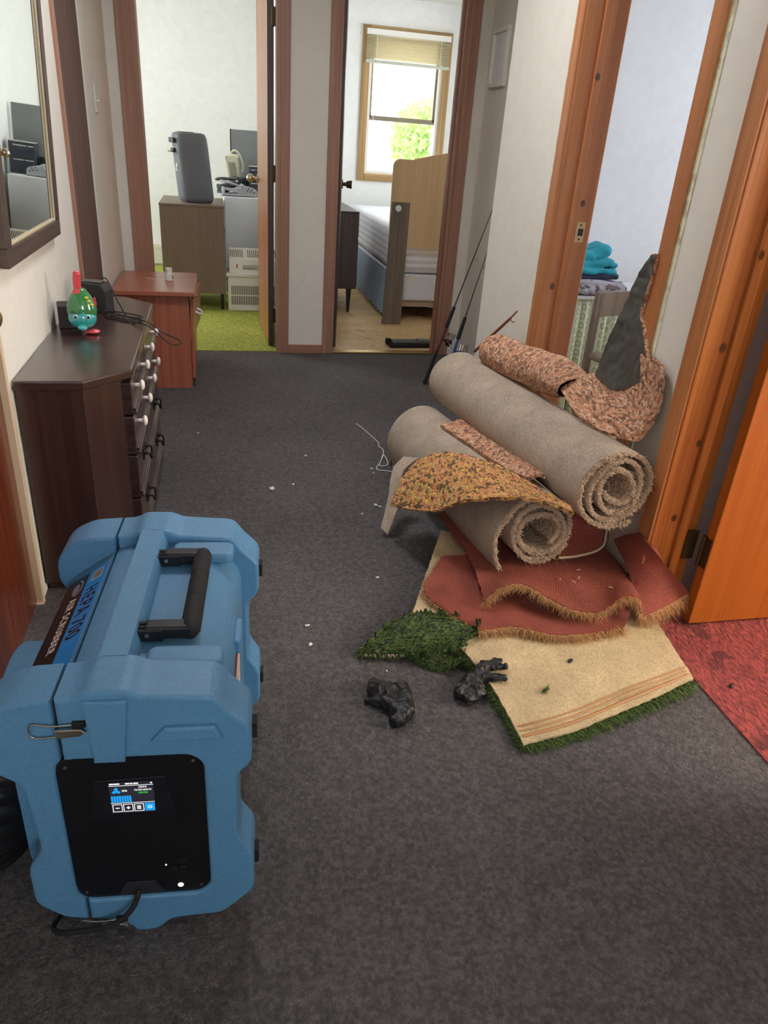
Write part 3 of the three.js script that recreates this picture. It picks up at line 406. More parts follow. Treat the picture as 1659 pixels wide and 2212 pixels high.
{ // flexible duct leaving the intake
  const path = new THREE.CatmullRomCurve3([V(-0.37, 0.235, -1.07), V(-0.388, 0.23, -1.05), V(-0.405, 0.2, -1.01), V(-0.418, 0.12, -0.98), V(-0.42, 0.07, -0.98)]), N = 150, K = 28, pos = [], idx = [];
  const fr = path.computeFrenetFrames(N, false);
  for (let i = 0; i <= N; i++) { const p = path.getPoint(i / N), r = (0.105 - 0.036 * sstep(0.2, 1, i / N)) * (1 + 0.06 * Math.abs(Math.sin(i / N * Math.PI * 11))); for (let k = 0; k < K; k++) { const a = k / K * 6.2832, o = p.clone().addScaledVector(fr.normals[i], r * Math.cos(a)).addScaledVector(fr.binormals[i], r * Math.sin(a)); pos.push(Math.max(o.x, -0.494), Math.max(o.y, 0.004), o.z); } if (i) for (let k = 0; k < K; k++) { const a = (i - 1) * K + k, b = (i - 1) * K + (k + 1) % K; idx.push(a, b, b + K, a, b + K, a + K); } }
  const g = new THREE.BufferGeometry(); g.setAttribute('position', new THREE.Float32BufferAttribute(pos, 3)); g.setIndex(idx); g.computeVertexNormals();
  tag(obj('flexible_duct', g, std({ color: 0x1c1c1e, roughness: 0.3 })), 'ribbed black flexible duct drooping beside the blue air scrubber', 'duct');
}

// ------------------------------------------------------------ dresser and what stands on it
M.dresser = woodMat([52, 33, 29], [64, 42, 37], [57, 37, 33], { seed: 501, rough: 0.24, coat: 0.6 });
{
  const X0 = -0.494, X1 = -0.227, Z0 = -1.876, Z1 = -2.945, H = 0.62;
  const t = thing('dresser', 'dark brown chest of drawers with white porcelain knobs and chamfered corners', 'dresser', [-0.36, 0, -2.41]); const L = (g) => g.translate(0.36, 0, 2.41);
  const plan = (a, b) => [[X0, Z0 + a], [-0.333, Z0 + a], [X1 + b, Z0 - 0.112], [X1 + b, Z1 + 0.112], [-0.333, Z1 - a], [X0, Z1 - a]];
  const ext = (pl, y0, y1, bev) => extr(pl.map(([x, z]) => [x, -z]), y1 - y0, bev).rotateX(-Math.PI / 2).translate(0, y0, 0);
  obj('top', boxproj(L(ext(plan(0, 0), H - 0.024, H, 0.004)), true), M.dresser, t);
  obj('carcass', boxproj(L(ext([[X0, Z0 - 0.012], [-0.338, Z0 - 0.012], [X1 - 0.03, Z0 - 0.1], [X1 - 0.03, Z1 + 0.1], [-0.338, Z1 + 0.012], [X0, Z1 + 0.012]], 0.03, H - 0.024, 0.002))), M.dresser, t);
  obj('plinth', boxproj(L(ext([[X0, Z0 - 0.03], [-0.338, Z0 - 0.03], [X1 - 0.004, Z0 - 0.115], [X1 - 0.004, Z1 + 0.115], [-0.338, Z1 + 0.03], [X0, Z1 + 0.03]], 0, 0.055, 0.004))), M.dresser, t);
  const knobM = std({ color: 0xf0e4da, roughness: 0.25 }), pullM = std({ color: 0x1d1a18, metalness: 0.6, roughness: 0.4 });
  const rows = [[0.487, 0.578, 2], [0.37, 0.482, 2], [0.235, 0.365, 1], [0.085, 0.23, 1]], zA = Z0 - 0.125, zB = Z1 + 0.125, zm = (zA + zB) / 2;
  rows.forEach(([y0, y1, n], r) => { for (const [a, b] of n === 2 ? [[zA, zm + 0.008], [zm - 0.008, zB]] : [[zA, zB]]) {
    const d = new THREE.Group(); d.name = 'drawer'; t.add(d);
    obj('drawer_front', L(bx(X1 - 0.034, X1 - 0.006, y0, y1, a, b, 0.004, true)), M.dresser, d);
    obj('drawer_lip', [L(bx(X1 - 0.01, X1 + 0.004, y0, y0 + 0.012, a, b, 0.004, true)), L(bx(X1 - 0.01, X1 + 0.001, y0 + 0.014, y0 + 0.022, a, b, 0.003, true))], M.dresser, d);
    const ym = (y0 + y1) / 2 + 0.008, zs = n === 2 ? [mix(a, b, 0.26), mix(a, b, 0.78)] : [mix(a, b, 0.22), mix(a, b, 0.78)];
    for (const z of zs) if (r < 2) obj('knob', [cyl([X1 - 0.006, ym, z], [X1 + 0.008, ym, z], 0.005, 0.006, 10).translate(0.36, 0, 2.41), ball(X1 + 0.012, ym, z, 0.0075, 0.015, 0.013).translate(0.36, 0, 2.41)], knobM, d).userData.label = 'white porcelain knob';
      else obj('bail_pull', [L(bx(X1 - 0.007, X1 - 0.003, ym - 0.016, ym + 0.018, z - 0.036, z + 0.036, 0.002)), L(tube([[X1 - 0.004, ym + 0.006, z - 0.028], [X1 + 0.012, ym + 0.002, z - 0.028], [X1 + 0.016, ym - 0.014, z - 0.016], [X1 + 0.016, ym - 0.016, z + 0.016], [X1 + 0.012, ym + 0.002, z + 0.028], [X1 - 0.004, ym + 0.006, z + 0.028]], 0.004, 30, 8)), ...[-0.028, 0.028].map((dz) => L(ball(X1 - 0.002, ym + 0.006, z + dz, 0.008)))], pullM, d).userData.label = 'dark metal bail pull';
  } });
}
{ // fish ornament, nose down
  const t = thing('fish_ornament', 'glossy painted fish figurine with teal face and red upright tail', 'figurine', [-0.398, 0.62, -2.375]);
  const gl = (h) => phys({ color: h, roughness: 0.15, clearcoat: 1, clearcoatRoughness: 0.05 });
  const prof = [[0.001, 0.0], [0.014, 0.004], [0.03, 0.02], [0.041, 0.042], [0.043, 0.062], [0.036, 0.088], [0.024, 0.108], [0.014, 0.12], [0.001, 0.124]].map((p) => new THREE.Vector2(...p));
  obj('body', new THREE.LatheGeometry(new THREE.SplineCurve(prof).getPoints(40), 28).scale(1, 1, 0.85).translate(0, 0.012, 0), gl(0x2f7d44), t);
  obj('face', ball(0.0, 0.048, 0.008, 0.041, 0.034, 0.033, 28), gl(0x35a6a8), t);
  obj('snout', ball(0.002, 0.024, 0.034, 0.014, 0.009, 0.01), gl(0x48c2c0), t);
  obj('tail', [tube([[-0.002, 0.112, 0], [-0.006, 0.14, 0.002], [-0.004, 0.17, 0]], 0.012, 20, 12), ball(-0.004, 0.172, 0, 0.011, 0.012, 0.009), ball(-0.003, 0.118, 0.004, 0.02, 0.016, 0.016)], gl(0xd8414c), t);
  obj('dorsal_fin', extr([[0, 0], [0.014, 0.014], [0.012, 0.038], [0.002, 0.03]], 0.008, 0.002).translate(0.03, 0.072, 0), gl(0xcf4055), t);
  obj('base_fin', ball(0.024, 0.008, 0.012, 0.024, 0.008, 0.016), gl(0xc8424a), t);
  for (const x of [-0.014, 0.022]) { const e = obj('eye', ball(x, 0.056, 0.037, 0.007, 0.007, 0.004), gl(0xdff3f0), t); obj('pupil', ball(x, 0.056, 0.0398, 0.0048, 0.0048, 0.0022), gl(0x101010), e); }
  for (let k = 0; k < 3; k++) obj('brow_stripe', tube([[-0.026 + k * 0.009, 0.072, 0.032], [-0.023 + k * 0.009, 0.064, 0.038]], 0.0014, 6, 6), gl(0x0f3a50), t);
  for (const [x, y] of [[0.026, 0.088], [0.033, 0.078], [0.02, 0.098]]) obj('spot', ball(x, y + 0.012, 0.024, 0.006, 0.004, 0.004), gl(0xd8d23a), t);
}
{
  const t = thing('desk_speaker', 'small dark grey wedge-shaped speaker at the back of the dresser', 'speaker', [-0.405, 0.62, -2.70], -0.25);
  obj('cabinet', extr([[-0.05, 0], [0.05, 0], [0.05, 0.07], [0.038, 0.092], [-0.05, 0.096]], 0.07, 0.004).translate(0, 0, -0.035), std({ color: 0x2c2b2c, roughness: 0.6 }), t);
  obj('control_strip', bx(-0.04, 0.03, 0.094, 0.099, -0.02, 0.02, 0.002), std({ color: 0x5d5a55, roughness: 0.5 }), t);
}
{
  const t = thing('small_black_box', 'small dark box half hidden behind the fish figurine', 'box', [-0.452, 0.62, -2.46], 0.2);
  obj('body', bx(-0.032, 0.032, 0, 0.07, -0.04, 0.04, 0.004), std({ color: 0x2a2020, roughness: 0.6 }), t); obj('antenna', cyl([0, 0.07, 0], [0.012, 0.095, 0], 0.002, 0.0015, 6), M.black, t);
}
tag(obj('black_cable', tube([[-0.44, 0.66, -2.94], [-0.39, 0.70, -2.86], [-0.33, 0.645, -2.70], [-0.29, 0.626, -2.58], [-0.22, 0.627, -2.5], [-0.17, 0.6, -2.47], [-0.125, 0.575, -2.48], [-0.12, 0.568, -2.47], [-0.15, 0.575, -2.43], [-0.21, 0.626, -2.44], [-0.29, 0.624, -2.54], [-0.36, 0.624, -2.60], [-0.32, 0.626, -2.60], [-0.245, 0.625, -2.55], [-0.26, 0.624, -2.52], [-0.35, 0.624, -2.57], [-0.37, 0.63, -2.64], [-0.3, 0.627, -2.63], [-0.243, 0.626, -2.575], [-0.27, 0.626, -2.57], [-0.37, 0.628, -2.66]], 0.0022, 260, 6), M.black), 'thin black cable looped across the dresser top and over its edge', 'cable');

// ------------------------------------------------------------ mirror, switch, picture
{
  const t = thing('wall_mirror', 'tall mirror in a dark brown frame leaning out from the left wall', 'mirror', [HL + 0.001, 0.872, -2.29]); t.rotation.z = -0.037;
  const fm = woodMat([60, 48, 42], [80, 66, 58], [70, 56, 50], { seed: 601, rough: 0.5 }), w = 0.34, h = 0.98, b = 0.045;
  obj('frame', [bx(0, 0.022, 0, b, -w, w, 0.003, true), bx(0, 0.022, h - b, h, -w, w, 0.003, true), bx(0, 0.022, b, h - b, -w, -w + b, 0.003), bx(0, 0.022, b, h - b, w - b, w, 0.003)], fm, t);
  obj('bead', [bx(0.012, 0.018, b, b + 0.008, -w + b, w - b, 0.002), bx(0.012, 0.018, b, h - b, -w + b, -w + b + 0.006, 0.002)], std({ color: 0xb8aa8c, roughness: 0.5 }), t);
  obj('backing', bx(0, 0.008, b, h - b, -w + b, w - b), M.dark, t);
  obj('glass', bx(0.008, 0.012, b - 0.004, h - b + 0.004, -w + b - 0.004, w - b + 0.004), std({ color: 0xf2f5f3, metalness: 1, roughness: 0.015 }), t);
}
{
  const t = thing('light_switch', 'pale toggle light switch plate on the left wall past the closet door', 'light switch', [HL, 1.29, -3.94]);
  obj('plate', bx(0, 0.006, -0.058, 0.058, -0.035, 0.035, 0.003), M.offWhite, t); obj('toggle', bx(0.004, 0.018, -0.014, -0.004, -0.005, 0.005, 0.002), M.offWhite, t);
}
{
  const t = thing('picture_frame', 'small white framed picture hung on the recessed wall', 'picture', [1.51, 1.64, -4.3]);
  const wf = std({ color: 0xe8e8de, roughness: 0.5 }); obj('frame', [bx(-0.02, 0, -0.135, -0.115, -0.12, 0.12, 0.003), bx(-0.02, 0, 0.115, 0.135, -0.12, 0.12, 0.003), bx(-0.02, 0, -0.115, 0.115, -0.12, -0.1, 0.003), bx(-0.02, 0, -0.115, 0.115, 0.1, 0.12, 0.003)], wf, t);
  obj('print', bx(-0.008, 0, -0.116, 0.116, -0.101, 0.101), std({ map: tex(128, 128, 0.24, 0.24, (u, v) => grey(236 + 14 * (fbm(u, v, 8, 8, 4, 611) - 0.5))), roughness: 0.35 }), t);
}

// ------------------------------------------------------------ small cabinet at the corner
M.cherry = woodMat([156, 88, 64], [178, 106, 78], [166, 96, 70], { seed: 521, rough: 0.35, coat: 0.3 });
{
  const t = thing('bedside_cabinet', 'reddish laminate bedside cabinet with a crooked open drawer', 'cabinet', [-0.3, 0, -4.03]); const c = std({ color: 0x2a1c16, roughness: 0.7 });
  obj('top', bx(-0.19, 0.2, 0.468, 0.49, -0.28, 0.285, 0.004, true), M.cherry, t);
  obj('side_panel', bx(-0.185, 0.165, 0, 0.468, 0.236, 0.252, 0.002), M.cherry, t); obj('side_panel', bx(-0.185, 0.165, 0, 0.468, -0.252, -0.236, 0.002), M.cherry, t);
  obj('back_panel', bx(-0.185, -0.175, 0, 0.468, -0.236, 0.236), c, t); obj('inner_shelf', bx(-0.175, 0.15, 0.29, 0.305, -0.236, 0.236), c, t); obj('floor_panel', bx(-0.175, 0.16, 0.03, 0.045, -0.236, 0.236), c, t);
  const d = new THREE.Group(); d.name = 'drawer'; d.position.set(0.19, 0.36, 0); d.rotation.set(0, -0.06, -0.05); t.add(d);
  obj('drawer_front', bx(-0.008, 0.008, -0.11, 0.09, -0.235, 0.24, 0.002), M.cherry, d); obj('drawer_box', [bx(-0.12, -0.008, -0.09, 0.04, 0.205, 0.215), bx(-0.12, -0.008, -0.09, 0.04, -0.215, -0.205), bx(-0.12, -0.008, -0.09, -0.082, -0.205, 0.205)], c, d);
  obj('cup_pull', tube([[0.008, 0.0, 0.1], [0.03, -0.01, 0.1], [0.036, -0.015, 0.06], [0.03, -0.01, 0.02], [0.008, 0.0, 0.02]], 0.006, 24, 8), M.offWhite, d);
  obj('wire_hook', tube([[-0.012, 0.03, 0.22], [-0.01, 0.09, 0.22], [0.006, 0.112, 0.21], [0.026, 0.1, 0.2]], 0.004, 20, 8), M.chrome, d);
  obj('lower_door', bx(0.167, 0.183, 0.05, 0.28, -0.235, 0.24, 0.002), M.cherry, t); 
}
{
  const t = thing('pill_bottle', 'small white plastic pill bottle on the bedside cabinet', 'bottle', [-0.236, 0.49, -4.05]);
  obj('body', new THREE.LatheGeometry([[0.0001, 0], [0.018, 0], [0.0195, 0.003], [0.0195, 0.034], [0.016, 0.042], [0.015, 0.046]].map((p) => new THREE.Vector2(...p)), 24), M.white, t);
  obj('cap', cyl([0, 0.045, 0], [0, 0.063, 0], 0.0185, 0.0178, 24), M.offWhite, t); const lb = new THREE.CylinderGeometry(0.0198, 0.0198, 0.024, 20, 1, true, -0.4, 2.2).translate(0, 0.02, 0); obj('label', lb, std({ color: 0xd9d4cc, roughness: 0.6 }), t); obj('label_block', new THREE.CylinderGeometry(0.02, 0.02, 0.012, 10, 1, true, 0.9, 0.5).translate(0, 0.018, 0), std({ color: 0x4a4a55 }), t);
}
tag(obj('paper_sliver', bx(-0.03, 0.03, 0, 0.0015, -0.003, 0.003).rotateY(-0.5).translate(-0.33, 0.4905, -4.09), M.offWhite), 'thin pale paper sliver on the bedside cabinet top', 'paper scrap');

// ------------------------------------------------------------ the pile of torn-up carpet
// control points of the draped and folded sheets, metres, rows from the front edge backwards
const CREAM_A = [
  [[0.638, 0.016, -1.118], [0.784, 0.022, -1.143], [0.965, 0.032, -1.194], [1.161, 0.032, -1.262]],
  [[0.634, 0.024, -1.247], [0.791, 0.032, -1.267], [0.986, 0.036, -1.327], [1.177, 0.036, -1.371]],
  [[0.613, 0.032, -1.378], [0.769, 0.036, -1.392], [0.972, 0.040, -1.431], [1.190, 0.040, -1.481]],
  [[0.589, 0.036, -1.482], [0.758, 0.040, -1.498], [0.961, 0.044, -1.524], [1.188, 0.044, -1.567]],
  [[0.621, 0.040, -1.590], [0.781, 0.044, -1.636], [0.968, 0.044, -1.665], [1.162, 0.044, -1.719]],
];
const CREAM_B = [
  [[0.496, 0.050, -1.601], [0.631, 0.058, -1.563], [0.742, 0.058, -1.573]],
  [[0.559, 0.060, -1.733], [0.682, 0.066, -1.686], [0.797, 0.066, -1.686]],
  [[0.631, 0.070, -1.884], [0.740, 0.075, -1.823], [0.857, 0.075, -1.811]],
  [[0.696, 0.075, -2.021], [0.794, 0.080, -1.941], [0.896, 0.080, -1.916]],
];
const GREEN_C = [
  [[0.323, 0.014, -1.490], [0.415, 0.024, -1.466], [0.508, 0.040, -1.447], [0.596, 0.050, -1.449]],
  [[0.363, 0.032, -1.515], [0.437, 0.048, -1.515], [0.535, 0.056, -1.502], [0.644, 0.060, -1.484]],
  [[0.432, 0.036, -1.573], [0.495, 0.052, -1.598], [0.581, 0.060, -1.577], [0.674, 0.062, -1.514]],
];
const GREEN_C2 = [
  [[0.457, 0.014, -1.481], [0.499, 0.014, -1.424], [0.547, 0.014, -1.400]],
  [[0.522, 0.020, -1.491], [0.551, 0.020, -1.458], [0.592, 0.020, -1.424]],
  [[0.564, 0.022, -1.504], [0.598, 0.024, -1.487], [0.617, 0.024, -1.465]],
];
const RED_LOW = [
  [[0.653, 0.060, -1.489], [0.751, 0.066, -1.491], [0.842, 0.060, -1.451], [0.946, 0.060, -1.443], [1.070, 0.060, -1.462]],
  [[0.596, 0.068, -1.564], [0.723, 0.074, -1.563], [0.848, 0.070, -1.533], [0.981, 0.070, -1.518], [1.126, 0.070, -1.536]],
  [[0.546, 0.075, -1.674], [0.688, 0.085, -1.668], [0.827, 0.088, -1.661], [0.994, 0.088, -1.644], [1.162, 0.088, -1.652]],
  [[0.645, 0.090, -1.834], [0.770, 0.094, -1.830], [0.902, 0.094, -1.817], [1.052, 0.094, -1.804], [1.162, 0.094, -1.803]],
];
const RED_TOP = [
  [[0.688, 0.095, -1.570], [0.743, 0.130, -1.585], [0.801, 0.138, -1.580], [0.855, 0.120, -1.537], [0.918, 0.105, -1.490], [0.994, 0.105, -1.477], [1.055, 0.130, -1.496], [1.100, 0.130, -1.496], [1.109, 0.100, -1.460]],
  [[0.699, 0.108, -1.667], [0.782, 0.122, -1.687], [0.842, 0.124, -1.678], [0.904, 0.120, -1.653], [0.979, 0.117, -1.625], [1.043, 0.117, -1.606], [1.106, 0.122, -1.616], [1.141, 0.122, -1.613], [1.150, 0.112, -1.578]],
  [[0.714, 0.108, -1.825], [0.783, 0.117, -1.789], [0.855, 0.117, -1.782], [0.927, 0.117, -1.776], [1.001, 0.117, -1.769], [1.067, 0.117, -1.763], [1.119, 0.117, -1.758], [1.152, 0.117, -1.755], [1.162, 0.117, -1.752]],
  [[0.705, 0.108, -1.944], [0.770, 0.120, -1.886], [0.845, 0.120, -1.879], [0.920, 0.120, -1.873], [0.996, 0.120, -1.866], [1.057, 0.120, -1.861], [1.111, 0.120, -1.856], [1.150, 0.120, -1.853], [1.162, 0.120, -1.850]],
  [[0.693, 0.110, -2.122], [0.769, 0.120, -2.028], [0.848, 0.120, -2.022], [0.927, 0.120, -2.016], [0.991, 0.120, -2.011], [1.056, 0.120, -2.006], [1.105, 0.120, -2.002], [1.154, 0.120, -1.998], [1.162, 0.120, -1.996]],
];
const RED_RIGHT = [
  [[1.128, 0.070, -1.479], [1.225, 0.075, -1.518], [1.314, 0.095, -1.550]],
  [[1.137, 0.115, -1.562], [1.194, 0.145, -1.571], [1.250, 0.158, -1.577]],
  [[1.146, 0.155, -1.663], [1.156, 0.205, -1.622], [1.164, 0.240, -1.563]],
  [[1.145, 0.180, -1.730], [1.155, 0.216, -1.693], [1.159, 0.252, -1.641]],
];
const PAD_DRAPE = [
  [[0.648, 0.260, -2.192], [0.710, 0.315, -2.117], [0.769, 0.340, -2.016], [0.827, 0.356, -1.885], [0.867, 0.364, -1.734], [0.914, 0.364, -1.605]],
  [[0.584, 0.210, -2.155], [0.651, 0.290, -2.009], [0.709, 0.340, -1.877], [0.787, 0.360, -1.779], [0.843, 0.368, -1.661], [0.909, 0.364, -1.586]],
  [[0.536, 0.120, -2.124], [0.614, 0.210, -1.897], [0.670, 0.300, -1.783], [0.768, 0.354, -1.690], [0.851, 0.366, -1.631], [0.909, 0.362, -1.573]],
];
const TAN_STRIP = [
  [[0.623, 0.225, -2.297], [0.579, 0.185, -2.269], [0.551, 0.115, -2.193], [0.519, 0.030, -2.135]],
  [[0.671, 0.230, -2.270], [0.605, 0.195, -2.225], [0.579, 0.115, -2.145], [0.538, 0.012, -2.111]],
];
const PAD_WEDGE = [
  [[0.792, 0.285, -2.451], [0.819, 0.315, -2.157], [0.838, 0.345, -1.910], [0.857, 0.372, -1.774]],
  [[0.874, 0.292, -2.485], [0.893, 0.322, -2.195], [0.899, 0.352, -1.955], [0.897, 0.376, -1.789]],
  [[0.917, 0.285, -2.504], [0.943, 0.310, -2.203], [0.952, 0.335, -1.963], [0.953, 0.355, -1.796]],
];
const PAD_SCOOP = [
  [[1.040, 0.552, -2.048], [1.036, 0.520, -1.902], [1.065, 0.508, -1.797], [1.108, 0.520, -1.713], [1.137, 0.565, -1.690], [1.140, 0.645, -1.687], [1.150, 0.718, -1.711]],
  [[1.093, 0.590, -2.037], [1.109, 0.567, -1.947], [1.124, 0.557, -1.869], [1.144, 0.567, -1.811], [1.158, 0.607, -1.782], [1.162, 0.660, -1.763], [1.156, 0.719, -1.733]],
  [[1.153, 0.612, -2.039], [1.155, 0.602, -1.984], [1.157, 0.597, -1.935], [1.176, 0.622, -1.933], [1.173, 0.660, -1.899], [1.180, 0.690, -1.866], [1.158, 0.724, -1.772]],
];
const PAD_STAND = [
  [[1.135, 0.600, -2.019], [1.142, 0.585, -1.927], [1.157, 0.590, -1.894], [1.164, 0.620, -1.844], [1.158, 0.669, -1.762]],
  [[1.135, 0.720, -1.984], [1.150, 0.716, -1.945], [1.156, 0.720, -1.903], [1.158, 0.748, -1.873], [1.158, 0.776, -1.839]],
  [[1.145, 0.822, -1.954], [1.150, 0.821, -1.928], [1.154, 0.822, -1.909], [1.156, 0.825, -1.896], [1.158, 0.831, -1.879]],
  [[1.148, 0.912, -1.920], [1.151, 0.911, -1.904], [1.154, 0.909, -1.891], [1.156, 0.909, -1.880], [1.158, 0.908, -1.868]],
  [[1.152, 0.980, -1.880], [1.154, 0.981, -1.875], [1.156, 0.982, -1.871], [1.157, 0.982, -1.866], [1.158, 0.983, -1.863]],
];
const MAROON = [
  [[0.965, 0.135, -1.714], [1.036, 0.135, -1.721], [1.131, 0.140, -1.760], [1.162, 0.175, -1.808]],
  [[1.013, 0.160, -1.763], [1.073, 0.165, -1.778], [1.141, 0.170, -1.793], [1.162, 0.185, -1.820]],
  [[1.040, 0.230, -1.810], [1.090, 0.235, -1.812], [1.135, 0.235, -1.808], [1.162, 0.235, -1.790]],
  [[0.980, 0.300, -1.783], [1.045, 0.300, -1.794], [1.096, 0.300, -1.775], [1.144, 0.290, -1.761]],
];
const PAD_LOOP = [
  [[1.096, 0.525, -1.715], [1.122, 0.522, -1.694], [1.148, 0.547, -1.701], [1.160, 0.595, -1.699], [1.164, 0.652, -1.705], [1.162, 0.710, -1.727]],
  [[1.092, 0.531, -1.765], [1.118, 0.528, -1.744], [1.144, 0.553, -1.751], [1.156, 0.601, -1.749], [1.160, 0.658, -1.755], [1.158, 0.716, -1.777]],
  [[1.088, 0.537, -1.815], [1.114, 0.534, -1.794], [1.140, 0.559, -1.801], [1.152, 0.607, -1.799], [1.156, 0.664, -1.805], [1.154, 0.722, -1.827]],
];
const TAN_SCRAP = [
  [[0.679, 0.012, -2.642], [0.755, 0.012, -2.675]],
  [[0.699, 0.020, -2.808], [0.758, 0.030, -2.751]],
];
const PADC = { tan: [[214, 166, 130], [200, 146, 112], [226, 186, 152], [186, 132, 102], [160, 118, 92], [218, 158, 120], [130, 98, 78]], amber: [[224, 164, 92], [236, 186, 100], [206, 138, 86], [216, 148, 110], [150, 106, 72], [228, 170, 118], [116, 88, 64], [206, 172, 96]] };
function crumb(pal, seed, bump = 0.004) {
  const N = 44, f = (u, v) => { const x = u * N, y = v * N; let b = 9, b2 = 9, id = 0; const xi = Math.floor(x), yi = Math.floor(y); for (let j = -1; j <= 1; j++) for (let i = -1; i <= 1; i++) { const cx = xi + i, cy = yi + j, mx = ((cx % N) + N) % N, my = ((cy % N) + N) % N, dx = cx + hash2(mx, my, seed) - x, dy = cy + hash2(mx, my, seed + 1) - y, an = hash2(mx, my, seed + 2) * 3.14, ca = Math.cos(an), sa = Math.sin(an), d = Math.hypot((dx * ca + dy * sa) * 0.65, (-dx * sa + dy * ca) * 1.25); if (d < b) { b2 = b; b = d; id = Math.floor(hash2(mx, my, seed + 3) * 997); } else if (d < b2) b2 = d; } return [b, b2, id]; };
  const map = tex(512, 512, 0.42, 0.42, (u, v) => { const [b, b2, id] = f(u, v), e = sstep(0.0, 0.18, b2 - b), n = fbm(u, v, 120, 120, 2, seed + 5); return pal[id % pal.length].map((c) => c * (0.82 + 0.18 * e) * (0.8 + 0.4 * n)); });
  const bm = tex(512, 512, 0.42, 0.42, (u, v) => { const [b, b2] = f(u, v); return grey(255 * clamp(0.25 + (b2 - b) * 1.1 - b * 0.25, 0, 1)); }, false);
  return std({ map, bumpMap: bm, bumpScale: bump, roughness: 0.95 });
}
M.padTan = crumb(PADC.tan, 701, 0.002); M.padAmber = crumb(PADC.amber, 721, 0.002);
const weave = (c, seed, n = 150) => std({ map: tex(512, 512, 0.3, 0.3, (u, v) => { const w = 0.5 + 0.25 * Math.sin(u * 6.2832 * n) + 0.25 * Math.sin(v * 6.2832 * n), a = fbm(u, v, 5, 5, 4, seed), b = fbm(u, v, 90, 90, 2, seed + 3); return c.map((k) => k * (0.8 + 0.14 * w + 0.16 * (a - 0.5) + 0.22 * (b - 0.4))); }), bumpMap: tex(512, 512, 0.3, 0.3, (u, v) => grey(255 * (0.5 + 0.25 * Math.sin(u * 6.2832 * n) + 0.25 * Math.sin(v * 6.2832 * n))), false), bumpScale: 0.0008, roughness: 0.9 });
M.tanBack = weave([204, 186, 164], 741, 90); M.creamBack = weave([224, 198, 152], 751, 75); M.redBack = weave([152, 74, 56], 761, 60);
M.tanTuft = std({ color: 0xcdb296, roughness: 0.95 }); M.orangeTuft = std({ color: 0xcf9f6c, roughness: 0.95 });
M.film = std({ color: 0x56564f, roughness: 0.35 });
M.greenPile = std({ map: tex(256, 256, 0.25, 0.25, (u, v) => { const a = fbm(u, v, 40, 40, 3, 771), b = fbm(u, v, 6, 6, 3, 773); return mix3([38, 48, 26], [88, 102, 54], sstep(0.3, 0.75, a)).map((c) => c * (0.8 + 0.4 * b)); }), bumpMap: tex(256, 256, 0.25, 0.25, (u, v) => grey(255 * fbm(u, v, 44, 44, 3, 771)), false), bumpScale: 0.008, roughness: 1 });
M.greenTuft = std({ color: 0x5c6e38, roughness: 1 });
const lower = (g, d) => g.map((r) => r.map(([x, y, z]) => [x, y - d, z]));

{ // cream-backed green carpet lying face down at the front
  const t = thing('green_shag_carpet', 'cream-backed carpet lying face down with green shag fringe in front', 'carpet'), s = sheet(CREAM_A, { nu: 60, nv: 50, thick: 0.006, noise: 0.004, freq: 9, seed: 5, ragged: 0.006 });
  obj('backing', s.solid(), M.creamBack, t);
  const p = sheet(lower(CREAM_A, 0.0065), { nu: 50, nv: 40, thick: 0.013, noise: 0.004, freq: 9, seed: 5, ragged: 0.01 }); obj('pile', p.solid(), M.greenPile, t);
  stuff(obj('pile_fringe', [threads(p.edge('front'), 1900, 0.032, 0.0017, 31, 0.5, 1.3), threads(p.edge('left'), 1400, 0.026, 0.0017, 32, 0.4, 1.3)], M.greenTuft, t));
  const bands = []; for (const [v0, v1, h] of [[0.035, 0.05, 0.0022], [0.07, 0.078, 0.0016], [0.1, 0.104, 0.0014]]) { const rows = [v0, (v0 + v1) / 2, v1].map((v, k) => Array.from({ length: 9 }, (_, i) => { const q = sample(CREAM_A, v, 0.02 + i * 0.12); return [q[0], q[1] + 0.003 + (k === 1 ? h : 0), q[2]]; })); bands.push(...sheet(rows, { nu: 50, nv: 6, thick: 0.003 }).solid()); }
  obj('seam_tape', bands, std({ color: 0xb98352, roughness: 0.7 }), t);
}
{
  const t = thing('cream_carpet_piece', 'cream-backed carpet strip poking out under the red carpets', 'carpet');
  obj('backing', sheet(CREAM_B, { nu: 36, nv: 40, thick: 0.006, noise: 0.003, freq: 12, seed: 8, ragged: 0.008 }).solid(), M.creamBack, t);
  obj('pile', sheet(lower(CREAM_B, 0.0065), { nu: 30, nv: 30, thick: 0.03, seed: 8 }).solid(), M.greenPile, t);
}
